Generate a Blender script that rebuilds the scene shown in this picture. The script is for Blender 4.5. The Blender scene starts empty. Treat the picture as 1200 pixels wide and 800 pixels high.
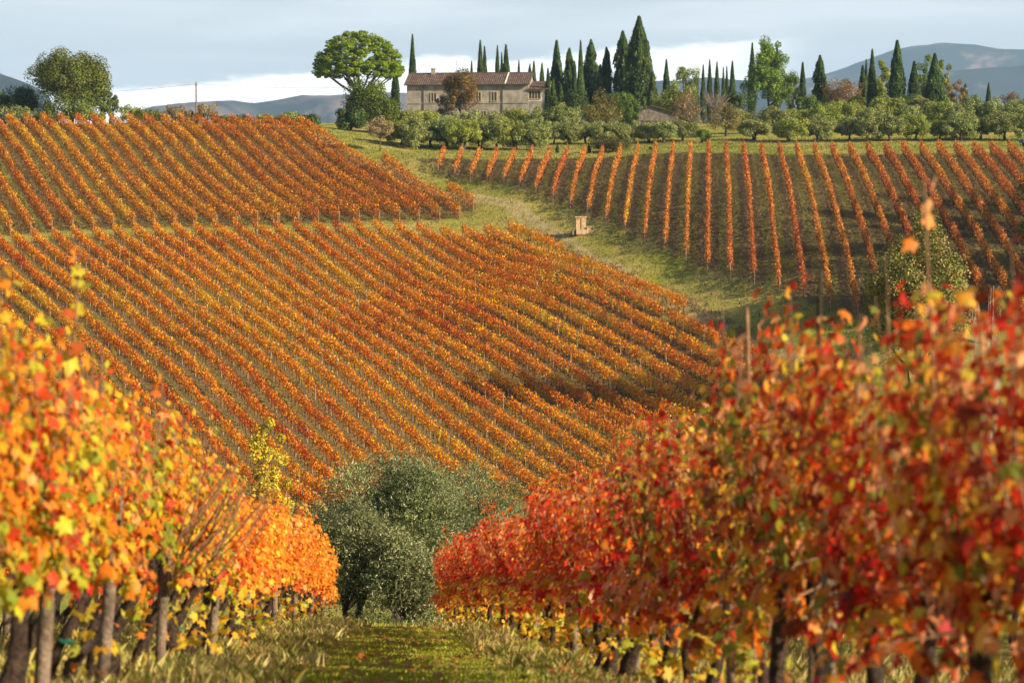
import bpy, math, random
import numpy as np
from mathutils import Vector, Matrix, noise as mnoise

scene = bpy.context.scene
R = math.radians
random.seed(5)
rng = np.random.default_rng(11)

# ------------------------------------------------------------------ camera
F = 2833.0            # focal length in photograph pixels (1200 wide)
HOR = 230.0           # row of the eye-level line
PITCH = math.atan((400.0 - HOR) / F)
cam_d = bpy.data.cameras.new('camera')
cam = bpy.data.objects.new('camera', cam_d)
scene.collection.objects.link(cam)
cam.location = (0, 0, 0)
cam.rotation_euler = (R(90) - PITCH, 0, 0)
cam_d.sensor_width = 36
cam_d.lens = F / 1200 * 36
cam_d.clip_start = 0.1
cam_d.clip_end = 60000
cam_d.dof.use_dof = True
cam_d.dof.focus_distance = 95
cam_d.dof.aperture_fstop = 3.8
cam_d.dof.aperture_blades = 8
scene.camera = cam

# ------------------------------------------------------------------ sun, sky, exposure
SUN_EL, SUN_AZ = R(24), R(117)     # azimuth clockwise from +Y (the view direction)
S = Vector((math.sin(SUN_AZ) * math.cos(SUN_EL), math.cos(SUN_AZ) * math.cos(SUN_EL), math.sin(SUN_EL)))
sd = bpy.data.lights.new('sun', 'SUN')
sd.energy = 5.0
sd.angle = R(0.5)
sd.color = (1.0, 0.84, 0.60)
so = bpy.data.objects.new('sun', sd)
scene.collection.objects.link(so)
so.rotation_euler = S.to_track_quat('Z', 'Y').to_euler()

world = bpy.data.worlds.new('World')
scene.world = world
world.use_nodes = True
wt = world.node_tree
wt.nodes.clear()


class NT:
    """small helper for node trees"""
    def __init__(s, tree): s.t = tree
    def n(s, typ, **kw):
        nd = s.t.nodes.new(typ)
        for k, v in kw.items():
            if k.startswith('i_'):
                key = k[2:]
                key = int(key) if key.isdigit() else key.replace('_', ' ')
                nd.inputs[key].default_value = v
            else:
                setattr(nd, k, v)
        return nd
    def l(s, a, b): s.t.links.new(a, b)
    def math(s, op, a, b=None, c=None, clamp=False):
        nd = s.t.nodes.new('ShaderNodeMath'); nd.operation = op; nd.use_clamp = clamp
        for i, x in enumerate((a, b, c)):
            if x is None: continue
            if hasattr(x, 'links'): s.l(x, nd.inputs[i])
            else: nd.inputs[i].default_value = x
        return nd.outputs[0]
    def mix(s, fac, a, b, typ='MIX'):
        nd = s.t.nodes.new('ShaderNodeMix'); nd.data_type = 'RGBA'; nd.blend_type = typ
        for sock, x in ((nd.inputs[0], fac), (nd.inputs[6], a), (nd.inputs[7], b)):
            if hasattr(x, 'links'): s.l(x, sock)
            elif isinstance(x, (int, float)): sock.default_value = x
            else: sock.default_value = (*x, 1)
        return nd.outputs[2]
    def ramp(s, fac, pts):
        nd = s.t.nodes.new('ShaderNodeMapRange'); nd.interpolation_type = 'SMOOTHSTEP'
        s.l(fac, nd.inputs[0])
        nd.inputs[1].default_value = pts[0]; nd.inputs[2].default_value = pts[1]
        nd.inputs[3].default_value = pts[2] if len(pts) > 2 else 0
        nd.inputs[4].default_value = pts[3] if len(pts) > 3 else 1
        return nd.outputs[0]
    def noise(s, vec, scale, detail=4, rough=0.5, dist=0.0):
        nd = s.t.nodes.new('ShaderNodeTexNoise')
        nd.inputs['Scale'].default_value = scale; nd.inputs['Detail'].default_value = detail
        nd.inputs['Roughness'].default_value = rough; nd.inputs['Distortion'].default_value = dist
        if vec is not None: s.l(vec, nd.inputs['Vector'])
        return nd.outputs[0]


w = NT(wt)
sky = w.n('ShaderNodeTexSky', sky_type='NISHITA')
sky.sun_disc = False
sky.sun_elevation = SUN_EL
sky.sun_rotation = SUN_AZ
sky.air_density = 1.0
sky.dust_density = 0.6
tc = w.n('ShaderNodeTexCoord')
sep = w.n('ShaderNodeSeparateXYZ')
w.l(tc.outputs['Generated'], sep.inputs[0])
mp = w.n('ShaderNodeMapping'); mp.inputs['Scale'].default_value = (1, 1, 9)
w.l(tc.outputs['Generated'], mp.inputs[0])
high = w.ramp(w.noise(mp.outputs[0], 5.0, 5, 0.55, 0.3), (0.42, 0.72))
lowk = w.ramp(sep.outputs[2], (0.34, 0.04))     # haze and thin cloud thicken towards the horizon
streak = w.mix(w.math('MULTIPLY', w.math('MULTIPLY', high, 0.75), w.math('MULTIPLY_ADD', lowk, 0.8, 0.2)), w.mix(w.math('MULTIPLY', lowk, 0.8), sky.outputs[0], (8.6, 9.2, 10.0)), (10.8, 11.0, 11.3))
az = w.math('ARCTAN2', sep.outputs[0], sep.outputs[1])
hh = w.math('MULTIPLY_ADD', w.math('SINE', az), 0.072, 0.0572)
mp2 = w.n('ShaderNodeMapping'); mp2.inputs['Scale'].default_value = (1, 1, 3.0); mp2.inputs['Location'].default_value = (3.3, 1.7, 0)
w.l(tc.outputs['Generated'], mp2.inputs[0])
nb = w.noise(mp2.outputs[0], 22, 6, 0.6)
hb = w.math('ADD', hh, w.math('MULTIPLY_ADD', nb, 0.022, -0.011))
band = w.ramp(w.math('SUBTRACT', hb, sep.outputs[2]), (-0.0012, 0.0035))
gap = w.ramp(w.math('SINE', w.math('MULTIPLY_ADD', az, 14.0, 2.2)), (-0.75, -0.15))
bandf = w.math('MULTIPLY', band, gap)
shade = w.noise(mp2.outputs[0], 60, 4, 0.6)
bcol = w.mix(shade, (13, 13.3, 13.8), (26, 25, 23.5))
skyc = w.mix(bandf, streak, bcol)
bg = w.n('ShaderNodeBackground'); bg.inputs[1].default_value = 0.05
wo = w.n('ShaderNodeOutputWorld')
w.l(skyc, bg.inputs[0]); w.l(bg.outputs[0], wo.inputs[0])

scene.view_settings.view_transform = 'Standard'
scene.view_settings.look = 'None'
scene.view_settings.exposure = 1.08
scene.view_settings.gamma = 1.0
scene.render.engine = 'CYCLES'
scene.cycles.use_denoising = True
scene.cycles.max_bounces = 6
scene.cycles.diffuse_bounces = 3
scene.cycles.glossy_bounces = 2
scene.cycles.transmission_bounces = 4
scene.cycles.volume_bounces = 0
scene.cycles.use_adaptive_sampling = True
scene.cycles.adaptive_threshold = 0.015

# ------------------------------------------------------------------ helpers
col = scene.collection


def new_mesh(name, V, Fc, mat=None, cols=None, smooth=False):
    """V (n,3); Fc (m,k) array or list of such arrays"""
    V = np.asarray(V, dtype=np.float32).reshape(-1, 3)
    Fs = Fc if isinstance(Fc, list) else [Fc]
    Fs = [np.asarray(f, dtype=np.int32) for f in Fs if len(f)]
    me = bpy.data.meshes.new(name)
    me.vertices.add(len(V)); me.vertices.foreach_set('co', V.ravel())
    nl = sum(f.size for f in Fs); nf = sum(len(f) for f in Fs)
    me.loops.add(nl); me.loops.foreach_set('vertex_index', np.concatenate([f.ravel() for f in Fs]))
    me.polygons.add(nf)
    starts = []; o = 0
    for f in Fs:
        starts.append(o + np.arange(len(f)) * f.shape[1]); o += f.size
    me.polygons.foreach_set('loop_start', np.concatenate(starts).astype(np.int32))
    me.update(calc_edges=True)
    if cols is not None:
        at_ = me.color_attributes.new('Col', 'FLOAT_COLOR', 'POINT')
        c = np.ones((len(V), 4), dtype=np.float32); c[:, :3] = cols
        at_.data.foreach_set('color', c.ravel())
    if smooth: me.polygons.foreach_set('use_smooth', np.ones(nf, dtype=bool))
    if mat: me.materials.append(mat)
    return me


def obj(name, me, parent=None, kind=None):
    o = bpy.data.objects.new(name, me)
    col.objects.link(o)
    if parent is not None: o.parent = parent
    if kind: o['kind'] = kind
    return o


def tag(o, label, cat, group=None):
    o['label'] = label; o['category'] = cat
    if group: o['group'] = group
    return o


def thing(name, label, cat, loc=(0, 0, 0), rz=0, group=None, scale=(1, 1, 1)):
    o = bpy.data.objects.new(name, None); col.objects.link(o)
    o.location = loc; o.rotation_euler = (0, 0, rz); o.scale = scale
    o.empty_display_size = 0.2
    return tag(o, label, cat, group)


class MB:
    """collects polygons, builds one mesh"""
    def __init__(s): s.v = []; s.f = []; s.n = 0
    def add(s, V, Fl):
        s.v.extend([tuple(p) for p in V]); s.f.extend([tuple(i + s.n for i in f) for f in Fl]); s.n += len(V)
    def box(s, c, d, rz=0):
        x, y, z = c; a, b, h = d[0] / 2, d[1] / 2, d[2] / 2
        cs, sn = math.cos(rz), math.sin(rz)
        P = []
        for dz in (-h, h):
            for dx, dy in ((-a, -b), (a, -b), (a, b), (-a, b)):
                P.append((x + dx * cs - dy * sn, y + dx * sn + dy * cs, z + dz))
        s.add(P, [(3, 2, 1, 0), (4, 5, 6, 7), (0, 1, 5, 4), (1, 2, 6, 5), (2, 3, 7, 6), (3, 0, 4, 7)])
    def tube(s, pts, rad, n=6, wob=0.0):
        pts = [Vector(p) for p in pts]
        rad = rad if hasattr(rad, '__len__') else [rad] * len(pts)
        rings = []
        for i, p in enumerate(pts):
            t = (pts[min(i + 1, len(pts) - 1)] - pts[max(i - 1, 0)]).normalized()
            a = t.orthogonal().normalized() if abs(t.z) < 0.9 else Vector((1, 0, 0))
            a = (a - t * a.dot(t)).normalized()
            b = t.cross(a)
            rings.append([p + (a * math.cos(2 * math.pi * k / n) + b * math.sin(2 * math.pi * k / n)) * rad[i] * (1 + random.uniform(-wob, wob)) for k in range(n)])
        V = [q for r_ in rings for q in r_]
        Fl = []
        for i in range(len(pts) - 1):
            for k in range(n):
                k2 = (k + 1) % n
                Fl.append((i * n + k, i * n + k2, (i + 1) * n + k2, (i + 1) * n + k))
        Fl.append(tuple(range(n - 1, -1, -1))); Fl.append(tuple((len(pts) - 1) * n + k for k in range(n)))
        s.add(V, Fl)
    def mesh(s, name, mat=None, smooth=False):
        me = bpy.data.meshes.new(name); me.from_pydata(s.v, [], s.f); me.update()
        if smooth:
            me.polygons.foreach_set('use_smooth', np.ones(len(me.polygons), dtype=bool))
        if mat: me.materials.append(mat)
        return me


ONES = ['', 'first', 'second', 'third', 'fourth', 'fifth', 'sixth', 'seventh', 'eighth', 'ninth', 'tenth', 'eleventh', 'twelfth',
        'thirteenth', 'fourteenth', 'fifteenth', 'sixteenth', 'seventeenth', 'eighteenth', 'nineteenth']
TENS = {20: 'twent', 30: 'thirt', 40: 'fort', 50: 'fift', 60: 'sixt', 70: 'sevent', 80: 'eight'}


def ordw(n):
    if n < 20: return ONES[n]
    t = TENS[n // 10 * 10]
    return t + 'ieth' if n % 10 == 0 else t + 'y-' + ONES[n % 10]


# ------------------------------------------------------------------ materials
def pmat(name, color, rough=0.8, bump=0.0, bscale=20, var=0.25, vscale=3.0, coords='Object'):
    m = bpy.data.materials.new(name); m.use_nodes = True
    t = NT(m.node_tree); b = m.node_tree.nodes['Principled BSDF']
    b.inputs['Roughness'].default_value = rough
    b.inputs['Specular IOR Level'].default_value = 0.3
    tcn = t.n('ShaderNodeTexCoord')
    nz = t.noise(tcn.outputs[coords], vscale, 6, 0.65)
    f = t.ramp(nz, (0.3, 0.7))
    lo = tuple(c * (1 - var) for c in color); hi = tuple(min(1, c * (1 + var)) for c in color)
    t.l(t.mix(f, lo, hi), b.inputs['Base Color'])
    if bump:
        bp = t.n('ShaderNodeBump'); bp.inputs['Strength'].default_value = bump; bp.inputs['Distance'].default_value = 0.05
        t.l(t.noise(tcn.outputs[coords], bscale, 5, 0.6), bp.inputs['Height'])
        t.l(bp.outputs[0], b.inputs['Normal'])
    return m


def leafmat(name, trans=0.35, rough=0.55, spec=0.3, tint=(1, 1, 1)):
    m = bpy.data.materials.new(name); m.use_nodes = True
    nt = m.node_tree; t = NT(nt)
    b = nt.nodes['Principled BSDF']; out = nt.nodes['Material Output']
    a = t.n('ShaderNodeAttribute', attribute_name='Col')
    oi = t.n('ShaderNodeObjectInfo')
    hs = t.n('ShaderNodeHueSaturation')
    t.l(t.math('MULTIPLY_ADD', oi.outputs['Random'], 0.022, 0.489), hs.inputs['Hue'])
    t.l(t.math('MULTIPLY_ADD', oi.outputs['Random'], 0.16, 0.92), hs.inputs['Value'])
    t.l(a.outputs['Color'], hs.inputs['Color'])
    c = t.mix(1.0, hs.outputs[0], tint, 'MULTIPLY')
    t.l(c, b.inputs['Base Color'])
    b.inputs['Roughness'].default_value = rough
    b.inputs['Specular IOR Level'].default_value = spec
    tr = t.n('ShaderNodeBsdfTranslucent'); t.l(c, tr.inputs[0])
    mx = t.n('ShaderNodeMixShader'); mx.inputs[0].default_value = trans
    t.l(b.outputs[0], mx.inputs[1]); t.l(tr.outputs[0], mx.inputs[2]); t.l(mx.outputs[0], out.inputs[0])
    return m


M_vine = leafmat('vine_leaf', 0.48, 0.5, 0.22)
M_farvine = leafmat('far_vine_leaf', 0.24, 0.7, 0.08)
M_tree = leafmat('tree_leaf', 0.22, 0.7, 0.12)
M_olive = leafmat('olive_leaf', 0.18, 0.45, 0.45)
M_grass = leafmat('grass_blade', 0.3, 0.7, 0.1)
M_bark = pmat('vine_bark', (0.075, 0.048, 0.034), 0.95, 1.0, 70, 0.65, 28)
M_cane = pmat('cane_bark', (0.24, 0.13, 0.065), 0.7, 0.3, 60, 0.3, 15)
M_post = pmat('weathered_wood', (0.21, 0.155, 0.11), 0.9, 0.8, 30, 0.4, 8)
M_farpost = pmat('pale_post_wood', (0.30, 0.24, 0.17), 0.9, 0.2, 20, 0.3, 2)
M_trunk = pmat('tree_bark', (0.07, 0.055, 0.045), 0.95, 0.8, 8, 0.4, 2)
M_wire = pmat('wire_steel', (0.25, 0.25, 0.25), 0.4)
M_tie = pmat('green_tie', (0.02, 0.16, 0.10), 0.5, 0, 20, 0.1)
M_wall = pmat('old_plaster', (0.305, 0.27, 0.225), 0.95, 0.4, 2.2, 0.36, 0.6)
M_whitewall = pmat('white_plaster', (0.72, 0.68, 0.62), 0.9, 0.2, 3, 0.12, 0.8)
M_frame = pmat('window_frame', (0.45, 0.36, 0.25), 0.7, 0, 10, 0.1)
M_dark = pmat('dark_shutter', (0.06, 0.045, 0.035), 0.6, 0, 10, 0.3)
M_stone = pmat('yellow_stone', (0.42, 0.29, 0.17), 0.95, 0.7, 6, 0.35, 2.5)
M_slate = pmat('shed_stone', (0.20, 0.165, 0.13), 0.95, 0.9, 3, 0.5, 1.6)
M_tile = pmat('terracotta_tile', (0.105, 0.070, 0.055), 0.9, 0.5, 5, 0.45, 1.2)
M_metal = pmat('gutter_metal', (0.10, 0.08, 0.07), 0.6)

# ------------------------------------------------------------------ terrain
def pix(u, v, d):
    """point on the photograph's ray (u,v) at depth d along the view's heading"""
    a = (u - 600) / F; b = (400 - v) / F
    y = math.cos(PITCH) + b * math.sin(PITCH); z = b * math.cos(PITCH) - math.sin(PITCH)
    return np.array((a / y * d, d, z / y * d))


ctrl_px = [
    # upper left block, crest and behind
    (-150, 150, 385), (0, 149, 385), (107, 148, 385), (250, 149, 385), (350, 151, 384), (-150, 276, 318), (0, 274, 318), (107, 271, 317), (300, 266, 318),
    (450, 259, 320), (540, 254, 321), (60, 205, 349), (180, 205, 352), (300, 203, 353), (420, 205, 351), (0, 146, 410), (200, 146, 410), (350, 147, 410),
    (430, 181, 362), (470, 190, 352), (450, 215, 343), (520, 225, 336),
    # middle block
    (-150, 290, 312), (107, 278, 314), (300, 273, 314), (450, 268, 316), (590, 277, 311), (0, 350, 285), (160, 345, 282), (0, 420, 258), (280, 430, 251), (425, 372, 277),
    (350, 510, 233), (370, 560, 221), (500, 450, 250), (590, 530, 229), (600, 600, 213), (330, 600, 208), (650, 297, 299), (700, 316, 285), (750, 338, 274), (800, 366, 263), (850, 392, 253), (900, 418, 244), (960, 450, 234),
    (735, 408, 256), (720, 505, 233), (860, 500, 229), (600, 336, 287), (650, 400, 262), (800, 440, 247), (200, 520, 228), (60, 520, 228),
    # right block and track
    (505, 192, 350), (505, 183, 358), (672, 247, 315), (620, 222, 326), (750, 190, 350), (892, 334, 262), (820, 303, 282), (760, 180, 352), (880, 182, 352), (1000, 182, 352), (1170, 180, 352), (1300, 180, 352),
    (880, 240, 300), (1000, 240, 302), (1170, 240, 304), (1300, 240, 306), (1000, 333, 259), (1120, 335, 255), (1250, 340, 252), (1180, 400, 226), (1020, 400, 228), (640, 268, 309), (682, 265, 305), (730, 292, 294), (800, 324, 279), (870, 362, 260),
    # plateau
    (500, 178, 368), (700, 176, 368), (1000, 172, 368), (1200, 171, 368), (1350, 171, 368), (500, 165, 400), (700, 163, 400), (1000, 158, 400), (1200, 157, 400), (400, 152, 400),
    (450, 150, 450), (700, 149, 450), (1000, 148, 450), (1250, 148, 450), (200, 149, 450), (0, 149, 450), (500, 143, 500), (700, 143, 500), (1000, 143, 500), (100, 150, 500),
    (500, 144, 560), (900, 145, 560), (200, 151, 560),
]
ctrl = [pix(*c) for c in ctrl_px]
prof = [(-30, -1.2), (-12, -1.4), (0, -1.62), (6, -1.98), (10, -2.42), (13, -2.92), (20, -4.06), (27, -5.08), (33, -6.05), (45, -8.35), (62, -11.6), (80, -15.6), (105, -20.5), (135, -25.5), (165, -28.5)]
for yy, zz in prof:
    for f_ in (-0.30, -0.1, 0.08, 0.30):
        xx = f_ * max(yy, 22)
        ctrl.append(np.array((xx, yy, zz + (0.12 if f_ < 0 else 0) + (0.01 * abs(xx) if yy < 60 else 0))))
for y_ in (190, 200):
    for u_ in (0, 600, 1100):
        ctrl.append(np.array(((u_ - 600) / F * y_, y_, -29.0 if y_ == 190 else -28.2)))
C = np.array(ctrl)
SC = 100.0


def _phi(r2):
    return np.where(r2 > 1e-12, 0.5 * r2 * np.log(np.maximum(r2, 1e-12)), 0.0)


P2 = C[:, :2] / SC
d2 = ((P2[:, None, :] - P2[None, :, :]) ** 2).sum(-1)
A = _phi(d2) + np.eye(len(C)) * 2e-3
Pm = np.hstack([np.ones((len(C), 1)), P2])
K = np.block([[A, Pm], [Pm.T, np.zeros((3, 3))]])
sol = np.linalg.solve(K, np.concatenate([C[:, 2], np.zeros(3)]))


def rbf(x, y):
    x = np.asarray(x, float).ravel(); y = np.asarray(y, float).ravel()
    out = np.empty(len(x))
    for i in range(0, len(x), 20000):
        q = np.stack([x[i:i + 20000], y[i:i + 20000]], 1) / SC
        r2 = ((q[:, None, :] - P2[None]) ** 2).sum(-1)
        out[i:i + 20000] = _phi(r2) @ sol[:-3] + sol[-3] + q @ sol[-2:]
    return out


gx = np.concatenate([-np.geomspace(12800, 135, 22), np.arange(-120, 121, 1.5), np.geomspace(135, 12800, 22)])
gy = np.concatenate([-np.geomspace(12800, 40, 16), np.arange(-30, 60, 1.0), np.arange(60, 430, 1.5), np.arange(430, 600, 8), np.geomspace(615, 12800, 24)])
GX, GY = np.meshgrid(gx, gy)
cx = np.clip(GX, -125, 125); cy = np.clip(GY, -30, 560)
Z = rbf(cx, cy).reshape(GX.shape)
dist = np.hypot(GX - cx, GY - cy)
k = np.clip(dist / 900.0, 0, 1); k = k * k * (3 - 2 * k)
Z = Z * (1 - k) + (-45.0) * k
# gentle natural unevenness
NZ = np.zeros_like(Z)
fx = GX.ravel(); fy = GY.ravel(); nzv = NZ.ravel()
for i in range(len(fx)):
    if abs(fx[i]) < 130 and -30 < fy[i] < 600:
        amp = 0.10 if fy[i] < 70 else 0.28
        nzv[i] = amp * mnoise.noise(Vector((fx[i] * 0.09, fy[i] * 0.09, 0))) + 0.25 * amp * mnoise.noise(Vector((fx[i] * 0.4, fy[i] * 0.4, 3)))
Z = Z + nzv.reshape(Z.shape)


def H(x, y):
    """terrain height by bilinear lookup"""
    x = np.atleast_1d(np.asarray(x, float)); y = np.atleast_1d(np.asarray(y, float))
    i = np.clip(np.searchsorted(gx, x) - 1, 0, len(gx) - 2); j = np.clip(np.searchsorted(gy, y) - 1, 0, len(gy) - 2)
    tx = np.clip((x - gx[i]) / (gx[i + 1] - gx[i]), 0, 1); ty = np.clip((y - gy[j]) / (gy[j + 1] - gy[j]), 0, 1)
    return (Z[j, i] * (1 - tx) + Z[j, i + 1] * tx) * (1 - ty) + (Z[j + 1, i] * (1 - tx) + Z[j + 1, i + 1] * tx) * ty


def h1(x, y): return float(H(x, y)[0])


def gp(u, d):
    """ground point under photograph column u at depth d"""
    x = (u - 600) / F * d
    return Vector((x, d, h1(x, d)))


def zat(v, d): return float(pix(600, v, d)[2])


def inpoly(x, y, poly):
    inside = np.zeros(x.shape, bool)
    n = len(poly)
    for a in range(n):
        x0, y0 = poly[a]; x1, y1 = poly[(a + 1) % n]
        c = ((y0 > y) != (y1 > y)) & (x < (x1 - x0) * (y - y0) / (y1 - y0 + 1e-12) + x0)
        inside ^= c
    return inside


def pxy(*l): return [tuple(pix(u, 300, d)[:2]) for u, d in l]


UP = pxy((-140, 386), (352, 386), (372, 376), (410, 364), (470, 346), (562, 324), (545, 320), (300, 318), (-140, 317))
MID = pxy((-110, 313), (450, 315), (597, 311), (650, 299), (700, 285), (800, 263), (900, 244), (1010, 224), (1000, 203), (560, 205), (330, 206), (150, 226), (-80, 236))
RIGHT = pxy((502, 353), (504, 346), (590, 334), (672, 314), (760, 293), (892, 263), (1000, 248), (1120, 234), (1300, 228), (1290, 352))

zone = np.zeros((GX.size, 4), dtype=np.float32); zone[:, 3] = 1
zone[:, 0] = inpoly(fx, fy, UP) | inpoly(fx, fy, MID)
zone[:, 1] = inpoly(fx, fy, RIGHT)
# grass path centreline (near) and the wheel track between blocks
tr_px = [(360, 384), (400, 366), (440, 352), (520, 334), (600, 322), (680, 296), (780, 270), (890, 246), (990, 236), (1100, 232)]
tp = np.array([pix(u, 300, d)[:2] for u, d in tr_px])
seg = tp[1:] - tp[:-1]
best = np.full(fx.shape, 1e9)
for a, s_ in zip(tp[:-1], seg):
    q = np.stack([fx, fy], 1) - a
    t_ = np.clip((q @ s_) / (s_ @ s_), 0, 1)
    best = np.minimum(best, np.hypot(*(q - t_[:, None] * s_).T))
zone[:, 2] = np.clip(best / 10.0, 0, 1)
nx, ny = len(gx), len(gy)
idx = np.arange(nx * ny).reshape(ny, nx)
quads_ = np.stack([idx[:-1, :-1], idx[:-1, 1:], idx[1:, 1:], idx[1:, :-1]], -1).reshape(-1, 4)

M_ground = bpy.data.materials.new('hill_ground'); M_ground.use_nodes = True
t = NT(M_ground.node_tree); gb = M_ground.node_tree.nodes['Principled BSDF']
gb.inputs['Roughness'].default_value = 0.95; gb.inputs['Specular IOR Level'].default_value = 0.15
za = t.n('ShaderNodeAttribute', attribute_name='Col')
zs = t.n('ShaderNodeSeparateColor'); t.l(za.outputs['Color'], zs.inputs[0])
geo = t.n('ShaderNodeNewGeometry')
ps = t.n('ShaderNodeSeparateXYZ'); t.l(geo.outputs['Position'], ps.inputs[0])
TH1, TH2, TH3 = math.atan(0.37), math.atan(-0.081), math.atan(0.45)
SP = 2.55
SPM = 2.40
n_big = t.noise(geo.outputs['Position'], 0.07, 4, 0.6)
n_mid = t.noise(geo.outputs['Position'], 0.55, 6, 0.7)
n_fine = t.noise(geo.outputs['Position'], 3.5, 5, 0.75)
green = t.mix(t.ramp(n_mid, (0.32, 0.68)), (0.16, 0.20, 0.018), (0.31, 0.30, 0.035))
straw = t.mix(t.ramp(n_fine, (0.3, 0.7)), (0.30, 0.25, 0.05), (0.50, 0.39, 0.12))
grassc = t.mix(t.ramp(t.math('ADD', t.math('MULTIPLY', n_big, 0.6), t.math('MULTIPLY', n_fine, 0.4)), (0.42, 0.60)), green, straw)
soil = t.mix(t.ramp(n_fine, (0.3, 0.75)), (0.075, 0.044, 0.024), (0.22, 0.145, 0.07))


def stripe(theta, SP=SP):
    # signed distance across the rows, in units of two rows
    p = t.math('ADD', t.math('MULTIPLY', ps.outputs[0], math.cos(theta)), t.math('MULTIPLY', ps.outputs[1], math.sin(theta)))
    p = t.math('ADD', p, t.math('MULTIPLY_ADD', n_mid, 0.5, -0.25))
    fr = t.math('FRACT', t.math('DIVIDE', p, 2 * SP))
    alt = t.ramp(t.math('PINGPONG', fr, 0.5), (0.22, 0.28))     # 0 = tilled alley, 1 = grassy alley
    fr2 = t.math('FRACT', t.math('DIVIDE', p, SP))
    und = t.ramp(t.math('PINGPONG', fr2, 0.5), (0.10, 0.20))    # 0 = under the row
    return alt, und


a1, u1 = stripe(TH1)
a2, u2 = stripe(TH2)
a3, u3 = stripe(TH3, SPM)
ma = t.n('ShaderNodeAttribute', attribute_name='Mid')
a1 = t.math('ADD', a1, t.math('MULTIPLY', ma.outputs['Fac'], t.math('SUBTRACT', a3, a1)))
u1 = t.math('ADD', u1, t.math('MULTIPLY', ma.outputs['Fac'], t.math('SUBTRACT', u3, u1)))
alley1 = t.mix(t.math('MULTIPLY', a1, 0.7), t.mix(0.35, soil, straw), t.mix(0.3, green, straw))
blk1 = t.mix(u1, t.mix(0.15, soil, straw), alley1)
alley2 = t.mix(a2, t.mix(0.5, soil, (0.06, 0.04, 0.025)), t.mix(0.62, green, t.mix(0.5, soil, (0.05, 0.055, 0.015))))
alley2 = t.mix(0.35, alley2, t.mix(0.3, soil, straw))
blk2 = t.mix(u2, t.mix(0.25, soil, straw), alley2)
trackd = t.math('MULTIPLY', zs.outputs[2], 10.0)
rut = t.math('ABSOLUTE', t.math('SUBTRACT', trackd, 0.8))
rutf = t.math('MULTIPLY', t.ramp(rut, (0.6, 0.15)), t.ramp(n_mid, (0.28, 0.42)))
g1 = t.mix(t.math('MULTIPLY', rutf, 0.8), grassc, (0.52, 0.40, 0.20))
g2 = t.mix(zs.outputs[0], g1, blk1)
g3 = t.mix(zs.outputs[1], g2, blk2)
t.l(g3, gb.inputs['Base Color'])
bp = t.n('ShaderNodeBump'); bp.inputs['Strength'].default_value = 0.9; bp.inputs['Distance'].default_value = 0.25
t.l(t.math('ADD', n_fine, t.math('MULTIPLY', n_mid, 1.2)), bp.inputs['Height'])
t.l(bp.outputs[0], gb.inputs['Normal'])

ground = obj('ground', new_mesh('ground', np.stack([fx, fy, Z.ravel()], 1), quads_, M_ground, zone[:, :3], smooth=True), kind='structure')
_ma = ground.data.attributes.new('Mid', 'FLOAT', 'POINT'); _ma.data.foreach_set('value', inpoly(fx, fy, MID).astype(np.float32))

# ------------------------------------------------------------------ far hills and mountain
M_mtn = pmat('mountain_forest', (0.014, 0.024, 0.026), 0.95, 0, 1, 0.5, 0.0016, 'Object')
_t = NT(M_mtn.node_tree); _b = M_mtn.node_tree.nodes['Principled BSDF']; _tc = _t.n('ShaderNodeTexCoord')
_l = _b.inputs['Base Color'].links[0].from_socket
_t.l(_t.mix(_t.ramp(_t.noise(_tc.outputs['Object'], 0.0022, 8, 0.66, 0.6), (0.50, 0.60)), _l, (0.17, 0.12, 0.12)), _b.inputs['Base Color'])


def ridge(name, prof, D, depth, rough, seed, base=-45):
    """mountain ridge: profile of photograph points at distance D falling towards the viewer and away"""
    us = np.array([p[0] for p in prof], float); vs = np.array([p[1] for p in prof], float)
    nu = int((us[-1] - us[0]) / 5) + 1
    uu = np.linspace(us[0], us[-1], nu)
    vv = np.interp(uu, us, vs)
    X = (uu - 600) / F * D
    top = (HOR - vv) / F * D
    rows_ = 26
    V = np.zeros((2 * rows_ + 1, nu, 3))
    for j in range(-rows_, rows_ + 1):
        s_ = abs(j) / rows_
        y = D + (j / rows_) * depth
        fall = (1 - s_) ** 1.25
        for i in range(nu):
            nzz = mnoise.fractal(Vector((X[i] / depth * 3.2, y / depth * 2.2, seed)), 0.8, 2.1, 7)
            rid = abs(mnoise.noise(Vector((X[i] / depth * 4.5 + 0.4 * nzz, s_ * 1.2, seed + 7))))
            z = base + (top[i] - base) * (fall - (1.5 * rid) * math.sin(math.pi * min(1, s_ * 1.3 + .05)) * 0.6) + nzz * rough * (top[i] - base) * (0.12 + s_)
            edge = min(1.0, (i + 0.5) / 10, (nu - i - 0.5) / 10)
            V[j + rows_, i] = (X[i] * y / D, y, base - 20 + (z - base + 20) * edge)
    ii = np.arange(V.shape[0] * nu).reshape(V.shape[0], nu)
    q = np.stack([ii[:-1, :-1], ii[:-1, 1:], ii[1:, 1:], ii[1:, :-1]], -1).reshape(-1, 4)
    return obj(name, new_mesh(name, V.reshape(-1, 3), q, M_mtn, smooth=True), kind='structure')


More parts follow.
